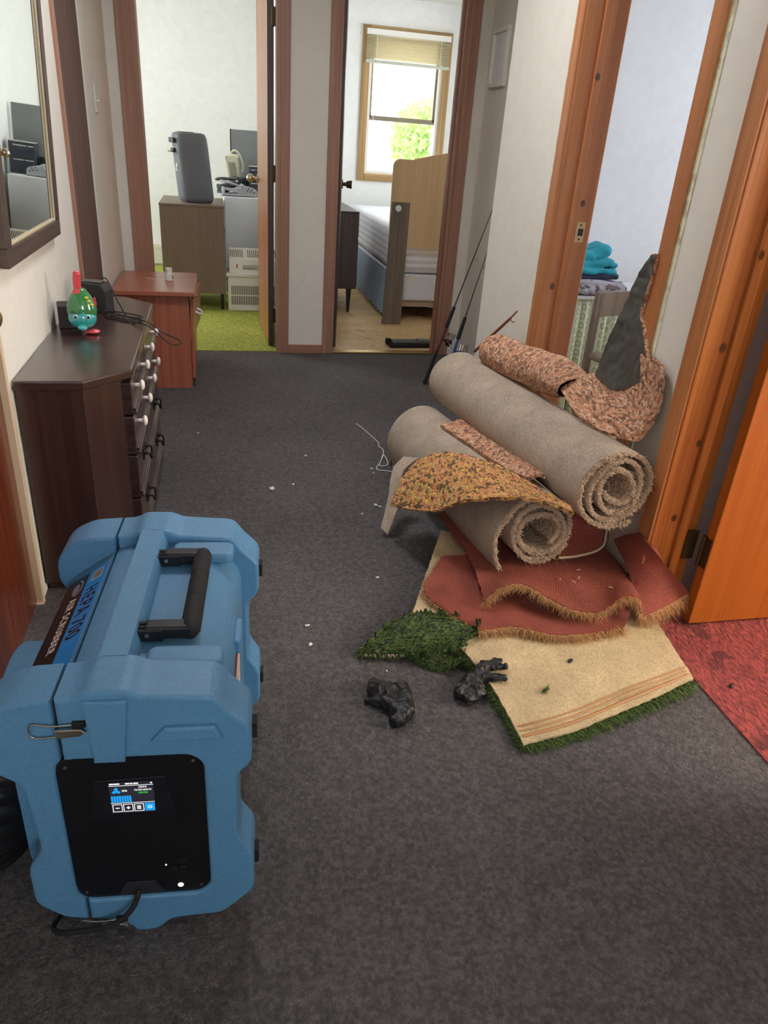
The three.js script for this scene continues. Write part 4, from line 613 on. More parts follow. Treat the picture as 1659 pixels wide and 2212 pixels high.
{
  const t = thing('green_carpet_flap', 'curled flap of dark green shag carpet sticking out toward the hallway', 'carpet');
  for (const [g, sd, n] of [[GREEN_C, 41, 4200], [GREEN_C2, 45, 2200]]) {
    const s = sheet(g, { nu: 50, nv: 40, thick: 0.016, noise: 0.007, freq: 45, seed: sd, ragged: 0.05 }); obj('pile', s.solid(), M.greenPile, t);
    stuff(obj('pile_fringe', [threads(s.edge('front'), n * 0.2, 0.016, 0.0016, sd + 1, 0.5, 1), threads(s.edge('left'), n * 0.12, 0.018, 0.0016, sd + 2, 0.5, 1), threads(s.edge('back'), n * 0.14, 0.015, 0.0016, sd + 3, 0.3, 1)], M.greenTuft, t));
    const r = rng(sd + 9), tops = []; for (let k = 0; k < 60; k++) { const v = r() * 0.94 + 0.03, e = []; for (let i = 0; i <= 12; i++) { const q = sample(g, v, i / 12); e.push({ p: V(q[0], q[1], q[2]), d: V(0, 1, 0), n: V(0.3, 0.2, 1).normalize() }); } tops.push(threads(e, n * 0.02, 0.007, 0.0014, sd * 7 + k, 0.8, 1.2)); }
    stuff(obj('pile_tufts', tops, M.greenTuft, t));
  }
  const e = sheet(GREEN_C, { nu: 30, nv: 30, thick: 0.016, seed: 41 }); stuff(obj('torn_backing', [threads(e.edge('left'), 60, 0.012, 0.003, 66, 0.2, 1), threads(e.edge('front').slice(0, 14), 40, 0.01, 0.003, 67, 0.2, 1)], M.tanTuft, t));
}
function redCarpet(name, label, grid, o, fringes) {
  const t = thing(name, label, 'carpet', [0, 0, 0], 0, 'folded red carpet pieces'), s = sheet(grid, { thick: 0.009, ...o });
  obj('backing', s.solid(), M.redBack, t);
  stuff(obj('frayed_edge', fringes.map(([e, n, len], k) => threads(s.edge(e), n, len * (k ? 1 : 1.15), 0.0008, o.seed * 10 + k, 0.9, 1.5)), M.orangeTuft, t)); return t;
}
redCarpet('red_carpet', 'lower red carpet layer with frayed orange edge on the cream backing', RED_LOW, { nu: 60, nv: 36, noise: 0.004, freq: 14, seed: 81, ragged: 0.01 }, [['front', 1500, 0.032], ['left', 600, 0.024]]);
redCarpet('red_carpet', 'upper red carpet with wavy lifted front edge under the tan roll', RED_TOP, { nu: 80, nv: 44, noise: 0.003, freq: 16, seed: 84, ragged: 0.008 }, [['front', 2000, 0.024], ['right', 350, 0.014]]);
redCarpet('red_carpet', 'red carpet corner leaning on the pine jamb toward the orange door', RED_RIGHT, { nu: 40, nv: 40, noise: 0.003, freq: 16, seed: 87, ragged: 0.008, up: [0.2, 1, 0.4] }, [['front', 800, 0.038], ['left', 160, 0.014]]);
redCarpet('red_carpet', 'curled maroon carpet fold with pale hem wedged below the upper roll', MAROON, { nu: 30, nv: 24, noise: 0.002, freq: 16, seed: 89, up: [0, 0.6, 1] }, [['front', 200, 0.006]]);
{ const t = tube(MAROON[0].map(([x, y, z]) => [x, y + 0.002, z + 0.004]), 0.004, 40, 8); scene.children.find((c) => c.userData.label?.startsWith('curled maroon')) && obj('hem', t, M.tanTuft, scene.children.find((c) => c.userData.label?.startsWith('curled maroon'))); }

// rolled carpet: a strip wound along profile (u right, v up in the end plane), from near end to far end
function rollUp(name, label, prof, thick, near, far, scaleFar, seed, tuftLen) {
  const t = thing(name, label, 'carpet roll', [0, 0, 0], 0, 'tan carpet rolls'), A = V(...near), B = V(...far), ax = B.clone().sub(A), Ln = ax.length(); ax.normalize();
  const uD = ax.clone().cross(V(0, 1, 0)).normalize(), vD = uD.clone().cross(ax).normalize(), n = prof.length, nor = prof.map((p, i) => { const a = prof[Math.max(0, i - 1)], b = prof[Math.min(n - 1, i + 1)], dx = b[0] - a[0], dy = b[1] - a[1], l = Math.hypot(dx, dy); return [dy / l, -dx / l]; });
  const R = 30, at = (i, r, side) => { const s = r / R, k = mix(1, scaleFar, s), w = 1 + 0.02 * n3(s * 4, i * 0.02, 0, seed), e = (r === 0 ? 0.006 * (hash2(i >> 1, 3, seed) - 0.5) : 0); const x = (prof[i][0] + side * nor[i][0] * thick / 2) * k * w, y = (prof[i][1] + side * nor[i][1] * thick / 2) * k * w; return A.clone().addScaledVector(ax, s * Ln + e).addScaledVector(uD, x).addScaledVector(vD, y); };
  const len = [0]; for (let i = 1; i < n; i++) len.push(len[i - 1] + Math.hypot(prof[i][0] - prof[i - 1][0], prof[i][1] - prof[i - 1][1]));
  const skin = (side) => { const pos = [], uv = [], idx = []; for (let r = 0; r <= R; r++) for (let i = 0; i < n; i++) { const q = at(i, r, side); pos.push(q.x, q.y, q.z); uv.push(len[i], r / R * Ln); } for (let r = 0; r < R; r++) for (let i = 0; i < n - 1; i++) { const a = r * n + i; idx.push(a, a + 1, a + n + 1, a, a + n + 1, a + n); } const g = new THREE.BufferGeometry(); g.setAttribute('position', new THREE.Float32BufferAttribute(pos, 3)); g.setAttribute('uv', new THREE.Float32BufferAttribute(uv, 2)); g.setIndex(idx); g.computeVertexNormals(); return g; };
  const cap = (r) => { const pos = [], uv = [], idx = []; for (let i = 0; i < n; i++) { const a = at(i, r, 1), b = at(i, r, -1); pos.push(a.x, a.y, a.z, b.x, b.y, b.z); uv.push(len[i], 0, len[i], thick); if (i) idx.push(2 * i - 2, 2 * i - 1, 2 * i + 1, 2 * i - 2, 2 * i + 1, 2 * i); } const g = new THREE.BufferGeometry(); g.setAttribute('position', new THREE.Float32BufferAttribute(pos, 3)); g.setAttribute('uv', new THREE.Float32BufferAttribute(uv, 2)); g.setIndex(idx); g.computeVertexNormals(); return g; };
  obj('backing', skin(1), M.tanBack, t); obj('pile', [skin(-1), cap(0), cap(R)], std({ map: tex(256, 256, 0.12, 0.12, (u, v) => [206, 180, 152].map((c) => c * (0.62 + 0.6 * fbm(u, v, 26, 26, 3, seed)))), bumpMap: tex(256, 256, 0.12, 0.12, (u, v) => grey(255 * fbm(u, v, 26, 26, 3, seed)), false), bumpScale: 0.004, roughness: 1 }), t);
  const e = []; for (let i = 0; i < n; i++) e.push({ p: at(i, 0, 0), d: ax.clone().negate(), n: uD.clone().multiplyScalar(nor[i][0]).addScaledVector(vD, nor[i][1]) });
  const e2 = []; for (let r = 0; r <= R; r++) { const i = n - 1, d = V(0, 0, 0).addScaledVector(uD, prof[i][0] - prof[i - 1][0]).addScaledVector(vD, prof[i][1] - prof[i - 1][1]).normalize(); e2.push({ p: at(i, r, 0), d, n: uD.clone().multiplyScalar(nor[i][0]).addScaledVector(vD, nor[i][1]) }); }
  stuff(obj('cut_edge_tufts', [threads(e, 7000, tuftLen, 0.0022, seed + 1, 0.2, 1.3), threads(e2, 700, tuftLen * 0.8, 0.0014, seed + 2, 0.3, 1), threads(e, 60, tuftLen * 4, 0.0006, seed + 3, 0.8, 1.4)], M.tanTuft, t)); return t;
}
const spiral = (r0, r1, turns, start, fx, fy, tail) => { const o = [], N = Math.round(turns * 44); for (let i = 0; i <= N; i++) { const s = i / N, th = (start + 360 * turns * s) * Math.PI / 180, last = turns * (1 - s), r = mix(r0, r1, s) + (tail && last < tail[0] ? tail[1] * (1 - last / tail[0]) ** 2 : 0) + 0.004 * Math.sin(th * 2.3 + 1); o.push([r * Math.cos(th) * fx, r * Math.sin(th) * fy]); } return o; };
rollUp('carpet_roll', 'lower tan carpet roll resting on the red carpets with a loose outer flap', spiral(0.05, 0.11, 2.75, -45, 1.02, 0.98, [0.5, 0.045]), 0.013, [0.885, 0.234, -1.705], [0.82, 0.13, -2.76], 1.04, 801, 0.015);
rollUp('carpet_roll', 'upper tan carpet roll leaning against the wall on top of the pile', spiral(0.036, 0.118, 3.3, 192, 1.0, 1.0, null), 0.013, [1.052, 0.4, -1.628], [0.97, 0.345, -2.83], 1.04, 821, 0.013);
{
  const t = thing('amber_carpet_pad', 'speckled amber foam carpet pad draped over the lower tan roll', 'carpet pad');
  const s = sheet(PAD_DRAPE, { nu: 70, nv: 40, thick: 0.011, noise: 0.0035, freq: 70, seed: 91, ragged: 0.012 }); obj('foam', s.solid(), M.padAmber, t);
  obj('backing_strip', sheet(TAN_STRIP, { nu: 40, nv: 14, thick: 0.008, noise: 0.002, freq: 40, seed: 92, ragged: 0.02, up: [-0.5, 0.4, 0.6] }).solid(), M.tanBack, t);
}
tag(obj('carpet_pad_wedge', sheet(PAD_WEDGE, { nu: 50, nv: 16, thick: 0.011, noise: 0.003, freq: 70, seed: 93, ragged: 0.015, up: [-0.5, 1, 0] }).solid(), M.padTan), 'narrow foam pad wedge squeezed between the two tan rolls', 'carpet pad');
{
  const t = thing('carpet_pad', 'brown speckled foam carpet pad atop the pile with one flap standing up', 'carpet pad');
  const pos = [], idx = [], uv = [], K = 30, N = 60, path = new THREE.CatmullRomCurve3([V(1.05, 0.508, -2.70), V(1.064, 0.522, -2.45), V(1.078, 0.545, -2.25), V(1.088, 0.556, -2.12), V(1.1, 0.552, -2.04)]);
  for (let i = 0; i <= N; i++) { const s = i / N, p = path.getPoint(s), d = path.getTangent(s), u = d.clone().cross(V(0, 1, 0)).normalize(), v = u.clone().cross(d), end = Math.sqrt(1 - (1 - clamp(s / 0.06, 0, 1)) ** 2), rx = mix(0.074, 0.076, s) * Math.max(end, 0.03), ry = mix(0.066, 0.034, sstep(0.65, 1, s)) * Math.max(end, 0.03); for (let k = 0; k <= K; k++) { const a = k / K * 6.2832, w = 1 + 0.05 * n3(s * 9, Math.cos(a) * 2, Math.sin(a) * 2, 95), q = p.clone().addScaledVector(u, rx * w * Math.cos(a)).addScaledVector(v, ry * w * Math.sin(a)); pos.push(Math.min(q.x, 1.176), q.y, q.z); uv.push(a * 0.06, s * 0.8); } if (i) for (let k = 0; k < K; k++) { const a = (i - 1) * (K + 1) + k; idx.push(a, a + 1, a + K + 2, a, a + K + 2, a + K + 1); } }
  const g = new THREE.BufferGeometry(); g.setAttribute('position', new THREE.Float32BufferAttribute(pos, 3)); g.setAttribute('uv', new THREE.Float32BufferAttribute(uv, 2)); g.setIndex(idx); g.computeVertexNormals(); obj('rolled_part', g, M.padTan, t);
  const P = (name, grid, o) => { const s = sheet(grid, { thick: 0.012, noise: 0.003, freq: 70, ragged: 0.012, ...o }), gr = new THREE.Group(); gr.name = name; t.add(gr); return [s, gr]; };
  { const [s, gr] = P('curled_flap', PAD_SCOOP, { nu: 70, nv: 36, seed: 96, up: [-0.5, 1, 0.3] }); obj('foam', s.solid(), M.padTan, gr); }
  { const [s, gr] = P('standing_flap', PAD_STAND, { nu: 30, nv: 60, seed: 97, up: [-1, 0, 0.4] }); obj('plastic_film', s.top, M.film, gr); obj('foam', [s.bottom, s.rim], M.padTan, gr); }
  { const [s, gr] = P('folded_loop', PAD_LOOP, { nu: 50, nv: 16, seed: 98, up: [-1, 0.6, 0] }); obj('foam', s.solid(), M.padTan, gr); }
}
tag(obj('tan_carpet_scrap', sheet(TAN_SCRAP, { nu: 16, nv: 14, thick: 0.008, noise: 0.004, freq: 50, seed: 99, ragged: 0.08 }).solid(), M.tanBack), 'small torn tan carpet scrap beside the far end of the lower roll', 'carpet scrap');
tag(obj('green_tuft', threads(Array.from({ length: 4 }, (_, i) => ({ p: V(0.742 + i * 0.006, 0.036, -1.262 - i * 0.004), d: V(0.4, 0.5, 0.3), n: V(0, 1, 0) })), 90, 0.014, 0.0016, 5, 0.3, 1.5), M.greenTuft), 'tiny loose tuft of green pile on the cream backing', 'tuft');
tag(obj('white_yarn', tube([[0.628, 0.004, -3.22], [0.66, 0.003, -3.1], [0.684, 0.003, -2.97], [0.678, 0.004, -2.93], [0.688, 0.003, -2.9], [0.676, 0.004, -2.83], [0.64, 0.003, -2.72], [0.672, 0.003, -2.725], [0.676, 0.006, -2.83], [0.65, 0.004, -2.76], [0.62, 0.003, -2.685], [0.66, 0.003, -2.665], [0.695, 0.003, -2.655]], 0.0022, 160, 6), M.offWhite), 'loose strand of off-white yarn curled on the hallway carpet', 'yarn');
{ const rs = rng(123), spots = [[0.181, -2.528, 0.017], [0.264, -2.564, 0.008], [0.213, -1.644, 0.008], [0.211, -1.559, 0.009], [0.6, -2.697, 0.008], [0.599, -2.655, 0.006], [0.55, -2.363, 0.01], [0.562, -2.35, 0.008], [0.487, -2.3, 0.006], [0.456, -1.869, 0.007], [0.344, -2.847, 0.007], [-0.1, -3.13, 0.006], [0.391, -1.428, 0.004]];
  for (const [x, z, s] of spots) { const g = new THREE.IcosahedronGeometry(s * 0.6, 1), p = g.attributes.position; for (let i = 0; i < p.count; i++) { const k = 0.7 + 0.6 * hash2(Math.round(p.getX(i) * 1e5), Math.round(p.getZ(i) * 1e5), 7); p.setXYZ(i, p.getX(i) * k * 1.3, p.getY(i) * k * 0.5, p.getZ(i) * k); } g.computeVertexNormals(); g.rotateY(rs() * 6).translate(x, s * 0.28, z); tag(obj('lint_scrap', g, M.offWhite), 'tiny pale lint scrap lying loose on the grey hallway carpet', 'scrap', 'lint scraps on the hallway carpet'); } }
{ const r = rng(321), spots = [[0.93, -1.62], [0.965, -1.6], [0.99, -1.62], [1.01, -1.66], [1.06, -1.56]]; for (const [x, z] of spots) { const g = tube([[-0.006, 0.001, 0], [-0.002, 0.003, 0.002], [0.003, 0.002, -0.001], [0.007, 0.001, 0.001]], 0.0016, 10, 5).rotateY(r() * 3).translate(x, 0.121, z); tag(obj('yarn_scrap', g, M.tanTuft), 'short tan yarn scrap on the upper red carpet', 'scrap', 'yarn scraps on the red carpet'); } }
for (const [x, z, label] of [[1.27, -1.25, 'dark scuff of debris on the red carpet near the door'], [0.86, -1.36, 'small dark crumb on the cream carpet backing']]) { const g = new THREE.IcosahedronGeometry(0.007, 1); g.scale(1.6, 0.5, 0.8).rotateY(0.7).translate(x, x > 1 ? 0.007 : 0.041, z); tag(obj('debris_crumb', g, M.dark), label, 'crumb'); }

// ------------------------------------------------------------ gloves
M.nitrile = std({ color: 0x1a1919, roughness: 0.5 });
function glove(name, label, caps, seed) {
  const lo = [9, 9, 9], hi = [-9, -9, -9]; for (const [a, b, ra, rb] of caps) for (const [p, r] of [[a, ra], [b, rb]]) for (let k = 0; k < 3; k++) { lo[k] = Math.min(lo[k], p[k] - r * 1.3); hi[k] = Math.max(hi[k], p[k] + r * 1.3); }
  const f = (x, y, z) => { let d = 9; for (const [a, b, ra, rb] of caps) d = smin(d, capsule(x, y * 1.0, z, a, b, ra, rb), 0.006); const w = Math.abs(n3(x * 60, z * 60 + y * 30, y * 60, seed)), w2 = n3(x * 140, z * 140, y * 140, seed + 2); const w3 = Math.abs(n3(x * 110 + 5, z * 110, y * 110, seed + 5)); return Math.max(d + 0.007 * w + 0.002 * w3 - 0.003 + 0.001 * w2, 0.0015 - y); };
  return tag(obj(name, blob(f, lo, hi, 84), M.nitrile), label, 'glove');
}
glove('black_glove', 'crumpled black nitrile glove lying alone on the grey carpet', [[[0.352, 0.016, -1.335], [0.4, 0.018, -1.32], 0.02, 0.022], [[0.405, 0.02, -1.335], [0.402, 0.018, -1.26], 0.02, 0.02], [[0.4, 0.018, -1.255], [0.372, 0.016, -1.235], 0.018, 0.017], [[0.345, 0.014, -1.365], [0.375, 0.016, -1.345], 0.014, 0.016], [[0.342, 0.012, -1.37], [0.338, 0.012, -1.35], 0.013, 0.012], [[0.318, 0.008, -1.315], [0.36, 0.014, -1.3], 0.006, 0.018], [[0.37, 0.015, -1.29], [0.385, 0.016, -1.25], 0.018, 0.018]], 131);
glove('black_glove', 'crumpled black nitrile glove with fingers resting on the cream backing', [[[0.548, 0.016, -1.305], [0.585, 0.02, -1.335], 0.017, 0.024], [[0.562, 0.014, -1.285], [0.59, 0.018, -1.305], 0.016, 0.022], [[0.595, 0.024, -1.335], [0.63, 0.042, -1.37], 0.02, 0.014], [[0.63, 0.042, -1.368], [0.668, 0.046, -1.378], 0.011, 0.0085], [[0.63, 0.042, -1.362], [0.677, 0.045, -1.356], 0.01, 0.008], [[0.61, 0.034, -1.335], [0.664, 0.042, -1.318], 0.012, 0.008]], 141);

// ------------------------------------------------------------ fishing rods in the recess
function rod(name, label, butt, tip, gripC, reelMat, seed) {
  const t = thing(name, label, 'fishing rod', [0, 0, 0], 0, 'fishing rods in the recess'), A = V(...butt), B = V(...tip), d = B.clone().sub(A).normalize(), at = (s) => A.clone().addScaledVector(d, s).toArray(), L = A.distanceTo(B), side = d.clone().cross(V(0, 0, 1)).normalize();
  obj('butt_grip', [cyl(at(0.006), at(0.02), 0.013, 0.014, 14), cyl(at(0.02), at(0.2), 0.010, 0.009, 14)], M.blackMatte, t);
  obj('reel_seat', cyl(at(0.2), at(0.33), 0.0085, 0.0085, 14), gripC, t); obj('fore_grip', cyl(at(0.33), at(0.45), 0.0115, 0.009, 14), M.blackMatte, t);
  obj('blank', cyl(at(0.45), at(L), 0.004, 0.0016, 10), std({ color: 0x2b2522, roughness: 0.35 }), t);
  for (const s of [0.72, 0.98]) if (s < L) { const p = V(...at(s)), r = 0.016 - 0.006 * s, g = new THREE.TorusGeometry(r, 0.0012, 8, 22); g.applyQuaternion(new THREE.Quaternion().setFromUnitVectors(V(0, 0, 1), d)); const q = p.clone().addScaledVector(side, r + 0.008); g.translate(q.x, q.y, q.z); obj('line_guide', [g, cyl(p.toArray(), p.clone().addScaledVector(side, 0.009).toArray(), 0.001, 0.001, 6)], M.chrome, t); }
  const c = V(...at(0.265)).addScaledVector(side, 0.045), off = (x, y, z) => c.clone().addScaledVector(side, x).addScaledVector(d, y).add(V(0, 0, z)).toArray();
  const reel = new THREE.Group(); reel.name = 'reel'; t.add(reel);
  obj('reel_body', [cyl(at(0.265), off(0, 0, 0), 0.006, 0.008, 10), ball(...off(0, -0.006, 0), 0.021, 0.021, 0.018)], reelMat, reel); obj('spool', cyl(off(0, 0.012, 0), off(0, 0.046, 0), 0.019, 0.021, 22), M.chrome, reel);
  obj('crank_handle', [tube([off(0, -0.008, 0.015), off(0.004, -0.012, 0.035), off(0.03, -0.03, 0.042), off(0.05, -0.042, 0.044)], 0.0035, 24, 8), cyl(off(0.05, -0.042, 0.036), off(0.05, -0.042, 0.062), 0.008, 0.009, 12)], std({ color: 0xc9c6ba, metalness: 0.6, roughness: 0.35 }), reel);
  obj('bail_wire', tube([off(-0.02, 0.02, 0), off(-0.01, 0.052, 0.018), off(0.012, 0.056, 0.02), off(0.024, 0.02, 0.004)], 0.0016, 24, 6), M.chrome, reel);
}
rod('fishing_rod', 'fishing rod with dark red reel seat standing farther out in the recess', [1.13, 0, -3.86], [1.476, 1.02, -3.97], std({ color: 0x5a1d22, roughness: 0.35 }), std({ color: 0x2a2420, roughness: 0.4 }), 1);
rod('fishing_rod', 'fishing rod with blue reel seat tucked behind the tan carpet roll', [1.137, 0, -3.60], [1.43, 0.82, -3.86], std({ color: 0x24407c, roughness: 0.35 }), std({ color: 0x24407c, roughness: 0.35 }), 2);
tag(obj('copper_rod', [cyl([1.085, 0.42, -2.98], [1.12, 0.62, -2.72], 0.006, 0.006, 10), cyl([1.12, 0.62, -2.72], [1.132, 0.655, -2.69], 0.004, 0.003, 8), tube([[1.12, 0.62, -2.72], [1.125, 0.61, -2.7], [1.13, 0.615, -2.695]], 0.002, 8, 6)], std({ color: 0x8d5138, roughness: 0.5 })), 'thin reddish-brown stick poking up behind the foam carpet pad', 'stick');

// ------------------------------------------------------------ green-carpeted bedroom
M.walnut = woodMat([114, 96, 84], [122, 103, 90], [118, 99, 87], { seed: 901, rough: 0.5 });
{
  const t = thing('brown_cabinet', 'tall brown wooden cabinet on thin black legs in the green bedroom', 'cabinet', [-0.148, 0, -5.98]);
  obj('body', bx(-0.219, 0.219, 0.125, 0.712, -0.33, 0.33, 0.003), M.walnut, t); obj('top', bx(-0.221, 0.221, 0.712, 0.728, -0.333, 0.333, 0.003), M.walnut, t);
  for (const [x, z] of [[-0.19, 0.29], [0.19, 0.29], [-0.19, -0.29], [0.19, -0.29]]) obj('leg', cyl([x, 0.004, z], [x, 0.125, z], 0.008, 0.012, 12), M.black, t);
  for (const y of [0.3, 0.52]) obj('drawer_pull', bx(0.219, 0.226, y, y + 0.02, -0.05, 0.05, 0.002), M.black, t);
}
{ // portable speaker: stack of rounded rings
  const t = thing('party_speaker', 'big dark grey portable speaker standing on the brown cabinet', 'speaker', [-0.115, 0.728, -5.86], 0.3); const pos = [], idx = [], K = 40, Hh = 0.445, ring = [[0, 0.75], [0.012, 0.93], [0.04, 1], [0.2, 1.0], [0.36, 0.985], [0.415, 0.96], [0.437, 0.88], [0.445, 0.7], [0.445, 0.01]];
  ring.forEach(([y, s], i) => { const lean = -0.038 * (y / Hh), a = 0.115 * s, b = 0.10 * s; for (let k = 0; k < K; k++) { const th = k / K * 6.2832, c = Math.cos(th), n = Math.sin(th), e = 0.5; pos.push(lean + a * Math.sign(c) * Math.abs(c) ** e, y, b * Math.sign(n) * Math.abs(n) ** e); } if (i) for (let k = 0; k < K; k++) { const p = (i - 1) * K + k, q = (i - 1) * K + (k + 1) % K; idx.push(p, q, q + K, p, q + K, p + K); } });
  const g = new THREE.BufferGeometry(); g.setAttribute('position', new THREE.Float32BufferAttribute(pos, 3)); g.setIndex(idx); g.computeVertexNormals(); obj('housing', g, std({ color: 0x646a73, roughness: 0.55 }), t);
  obj('handle_recess', bx(-0.164, -0.15, 0.375, 0.408, -0.06, 0.06, 0.006), M.black, t); obj('port_flap', bx(-0.176, -0.14, 0.318, 0.324, -0.05, 0.05, 0.002), M.black, t); obj('port_row', bx(-0.158, -0.145, 0.326, 0.342, -0.04, 0.035, 0.002), M.dark, t);
  obj('badge', [bx(-0.14, -0.132, 0.225, 0.25, 0.02, 0.045, 0.001), bx(-0.139, -0.131, 0.205, 0.222, 0.0, 0.02, 0.001), bx(-0.138, -0.13, 0.195, 0.21, 0.024, 0.034, 0.001)], M.white, t); obj('top_panel', extr(rrect(-0.05, 0.05, -0.035, 0.035, 0.012), 0.005, 0.001).rotateX(-Math.PI / 2).translate(-0.055, 0.443, 0), M.black, t);
}
{
  const t = thing('mini_fridge', 'white mini fridge behind the air purifier in the green bedroom', 'fridge', [0.27, 0, -6.42]);
  obj('cabinet', bx(-0.19, 0.19, 0.03, 0.755, -0.2, 0.18, 0.012), std({ color: 0xdfe2e6, roughness: 0.4 }), t); obj('door', bx(-0.19, 0.19, 0.05, 0.752, 0.183, 0.215, 0.01), std({ color: 0xe2e5e8, roughness: 0.4 }), t);
  for (const [x, z] of [[-0.16, -0.16], [0.16, -0.16], [-0.16, 0.17], [0.16, 0.17]]) obj('foot', cyl([x, 0.004, z], [x, 0.03, z], 0.015, 0.015, 10), M.black, t);
}
function purifier(name, label, at, h, tilt) {
  const t = thing(name, label, 'air purifier', at), body = std({ color: 0xdedad0, roughness: 0.5 }), slot = std({ color: 0x6d6250, roughness: 0.8 });
  return [t, body, slot];
}
{
  const [t, body, slot] = purifier('air_purifier', 'white boxy air purifier with slotted front grille on green carpet', [0.275, 0.004, -5.76]);
  obj('housing', bx(-0.19, 0.19, 0, 0.255, -0.12, 0.1, 0.006), body, t); obj('top_ledge', bx(-0.2, 0.2, 0.245, 0.272, -0.13, 0.112, 0.006), body, t); obj('grille_backing', bx(-0.168, 0.168, 0.045, 0.182, 0.098, 0.1008), slot, t);
  for (let k = 0; k <= 26; k++) obj('grille_slat', bx(-0.0028, 0.0028, 0.045, 0.182, 0.1, 0.105), body, t).position.x = -0.168 + k * 0.336 / 26;
  obj('grille_rail', bx(-0.17, 0.17, 0.11, 0.117, 0.1, 0.106), body, t); obj('base_rail', bx(-0.19, 0.19, 0.002, 0.03, 0.098, 0.106, 0.003), body, t); obj('side_wheel', cyl([-0.197, 0.2, 0.03], [-0.188, 0.2, 0.03], 0.02, 0.02, 14), body, t);
}
{
  const [t, body, slot] = purifier('purifier_head', 'white control head with vent slots stacked on the slotted purifier', [0.275, 0.276, -5.77]);
  obj('housing', boxproj(extr([[-0.1, 0], [0.09, 0], [0.07, 0.088], [-0.1, 0.15]], 0.36, 0.006).rotateY(-Math.PI / 2).translate(0.18, 0, 0)), body, t);
  // vents on the sloping top
  const v = new THREE.Group(); v.name = 'top_vents'; v.position.set(0, 0.12, -0.015); v.rotation.x = 0.35; t.add(v);
  for (let k = 0; k < 24; k++) { if (k === 7 || k === 8) continue; obj('vent_slot', bx(-0.003, 0.003, -0.002, 0.0015, -0.055, 0.05), slot, v).position.x = -0.165 + k * 0.0143; }
  obj('control_strip', bx(-0.08, 0.05, 0.022, 0.055, 0.08, 0.086, 0.002), std({ color: 0xb3afa6, roughness: 0.5 }), t); obj('red_mark', bx(-0.125, -0.115, 0.03, 0.06, 0.078, 0.084), std({ color: 0xc2664e }), t);
  for (let k = 0; k < 6; k++) obj('button', bx(-0.07 + k * 0.014, -0.062 + k * 0.014, 0.026, 0.034, 0.085, 0.088), std({ color: 0x77736c }), t);
}
{
  const t = thing('flat_monitor', 'flat dark grey monitor on the mini fridge behind the shoes', 'monitor', [0.275, 0.755, -6.56], -0.12);
  obj('panel', bx(-0.125, 0.2, 0.06, 0.46, -0.012, 0.006, 0.004), std({ color: 0x83878a, roughness: 0.45 }), t); obj('side_bezel', bx(-0.129, -0.122, 0.06, 0.462, -0.014, 0.008, 0.002), M.black, t); obj('stand', [bx(-0.06, 0.06, 0, 0.01, -0.06, 0.06, 0.003), bx(-0.02, 0.02, 0.01, 0.1, -0.015, -0.003, 0.002)], M.black, t);
}
{
  const t = thing('product_box', 'dark printed cardboard box on the mini fridge beside the grey clog', 'box', [0.37, 0.755, -6.36], 0.05); obj('carton', bx(-0.09, 0.09, 0, 0.215, -0.05, 0.05, 0.002), std({ color: 0x343a4a, roughness: 0.5 }), t);
  obj('print', [bx(-0.08, -0.045, 0.185, 0.192, 0.05, 0.0508), bx(-0.035, 0.06, 0.185, 0.192, 0.05, 0.0508), bx(-0.08, -0.02, 0.09, 0.096, 0.05, 0.0508), bx(-0.012, 0.06, 0.09, 0.096, 0.05, 0.0508)], M.offWhite, t); obj('top_edge', bx(-0.09, 0.09, 0.21, 0.216, -0.05, 0.051, 0.002), std({ color: 0xc4c4c0 }), t);
}
function clog(name, label, mat, at, turn, tilt, group) {
  const t = thing(name, label, 'shoe', at, turn, group); t.rotation.z = tilt;
  const prof = [[-0.13, 0.012], [-0.125, 0], [0.12, 0], [0.135, 0.012], [0.138, 0.03], [0.125, 0.05], [0.09, 0.062], [0.045, 0.074], [0.02, 0.086], [0.0, 0.07], [-0.04, 0.052], [-0.1, 0.056], [-0.128, 0.062], [-0.134, 0.04]];
  const sp = new THREE.SplineCurve(prof.concat([prof[0]]).map((p) => new THREE.Vector2(...p))).getPoints(60).slice(0, -1).map((p) => [p.x, Math.max(p.y, 0)]);
  obj('upper', extr(sp, 0.095, 0.018).translate(0, 0, -0.0475), mat, t); obj('sole', extr(rrect(-0.132, 0.136, 0, 0.018, 0.008), 0.1, 0.006).translate(0, 0, -0.05), mat, t);
  obj('heel_strap', tube([[0.01, 0.066, 0.052], [-0.05, 0.085, 0.054], [-0.12, 0.098, 0.03], [-0.14, 0.1, 0], [-0.12, 0.098, -0.03], [-0.05, 0.085, -0.054], [0.01, 0.066, -0.052]], 0.008, 40, 8), mat, t);
  for (const [x, y] of [[0.06, 0.04], [0.085, 0.036], [0.108, 0.03], [0.07, 0.056], [0.095, 0.05]]) obj('vent_hole', cyl([x, y, 0.044], [x, y, 0.0485], 0.005, 0.005, 10), M.dark, t);
  obj('rivet', cyl([-0.0, 0.06, 0.046], [-0.0, 0.06, 0.06], 0.008, 0.008, 12), M.white, t); return t;
}
clog('foam_clog', 'grey foam clog with vent holes on the mini fridge', std({ color: 0xb0b4ba, roughness: 0.6 }), [0.2, 0.757, -6.28], 0.08, 0, 'shoes on the mini fridge');
clog('foam_clog', 'black foam clog lying behind the grey one on the fridge', std({ color: 0x3c4146, roughness: 0.55 }), [0.17, 0.80, -6.37], 0.5, 0.25, 'shoes on the mini fridge');
clog('foam_clog', 'cream foam clog standing on its toe behind the other clogs', std({ color: 0xd9d5bd, roughness: 0.6 }), [0.165, 0.90, -6.42], 1.2, -1.15, 'shoes on the mini fridge');
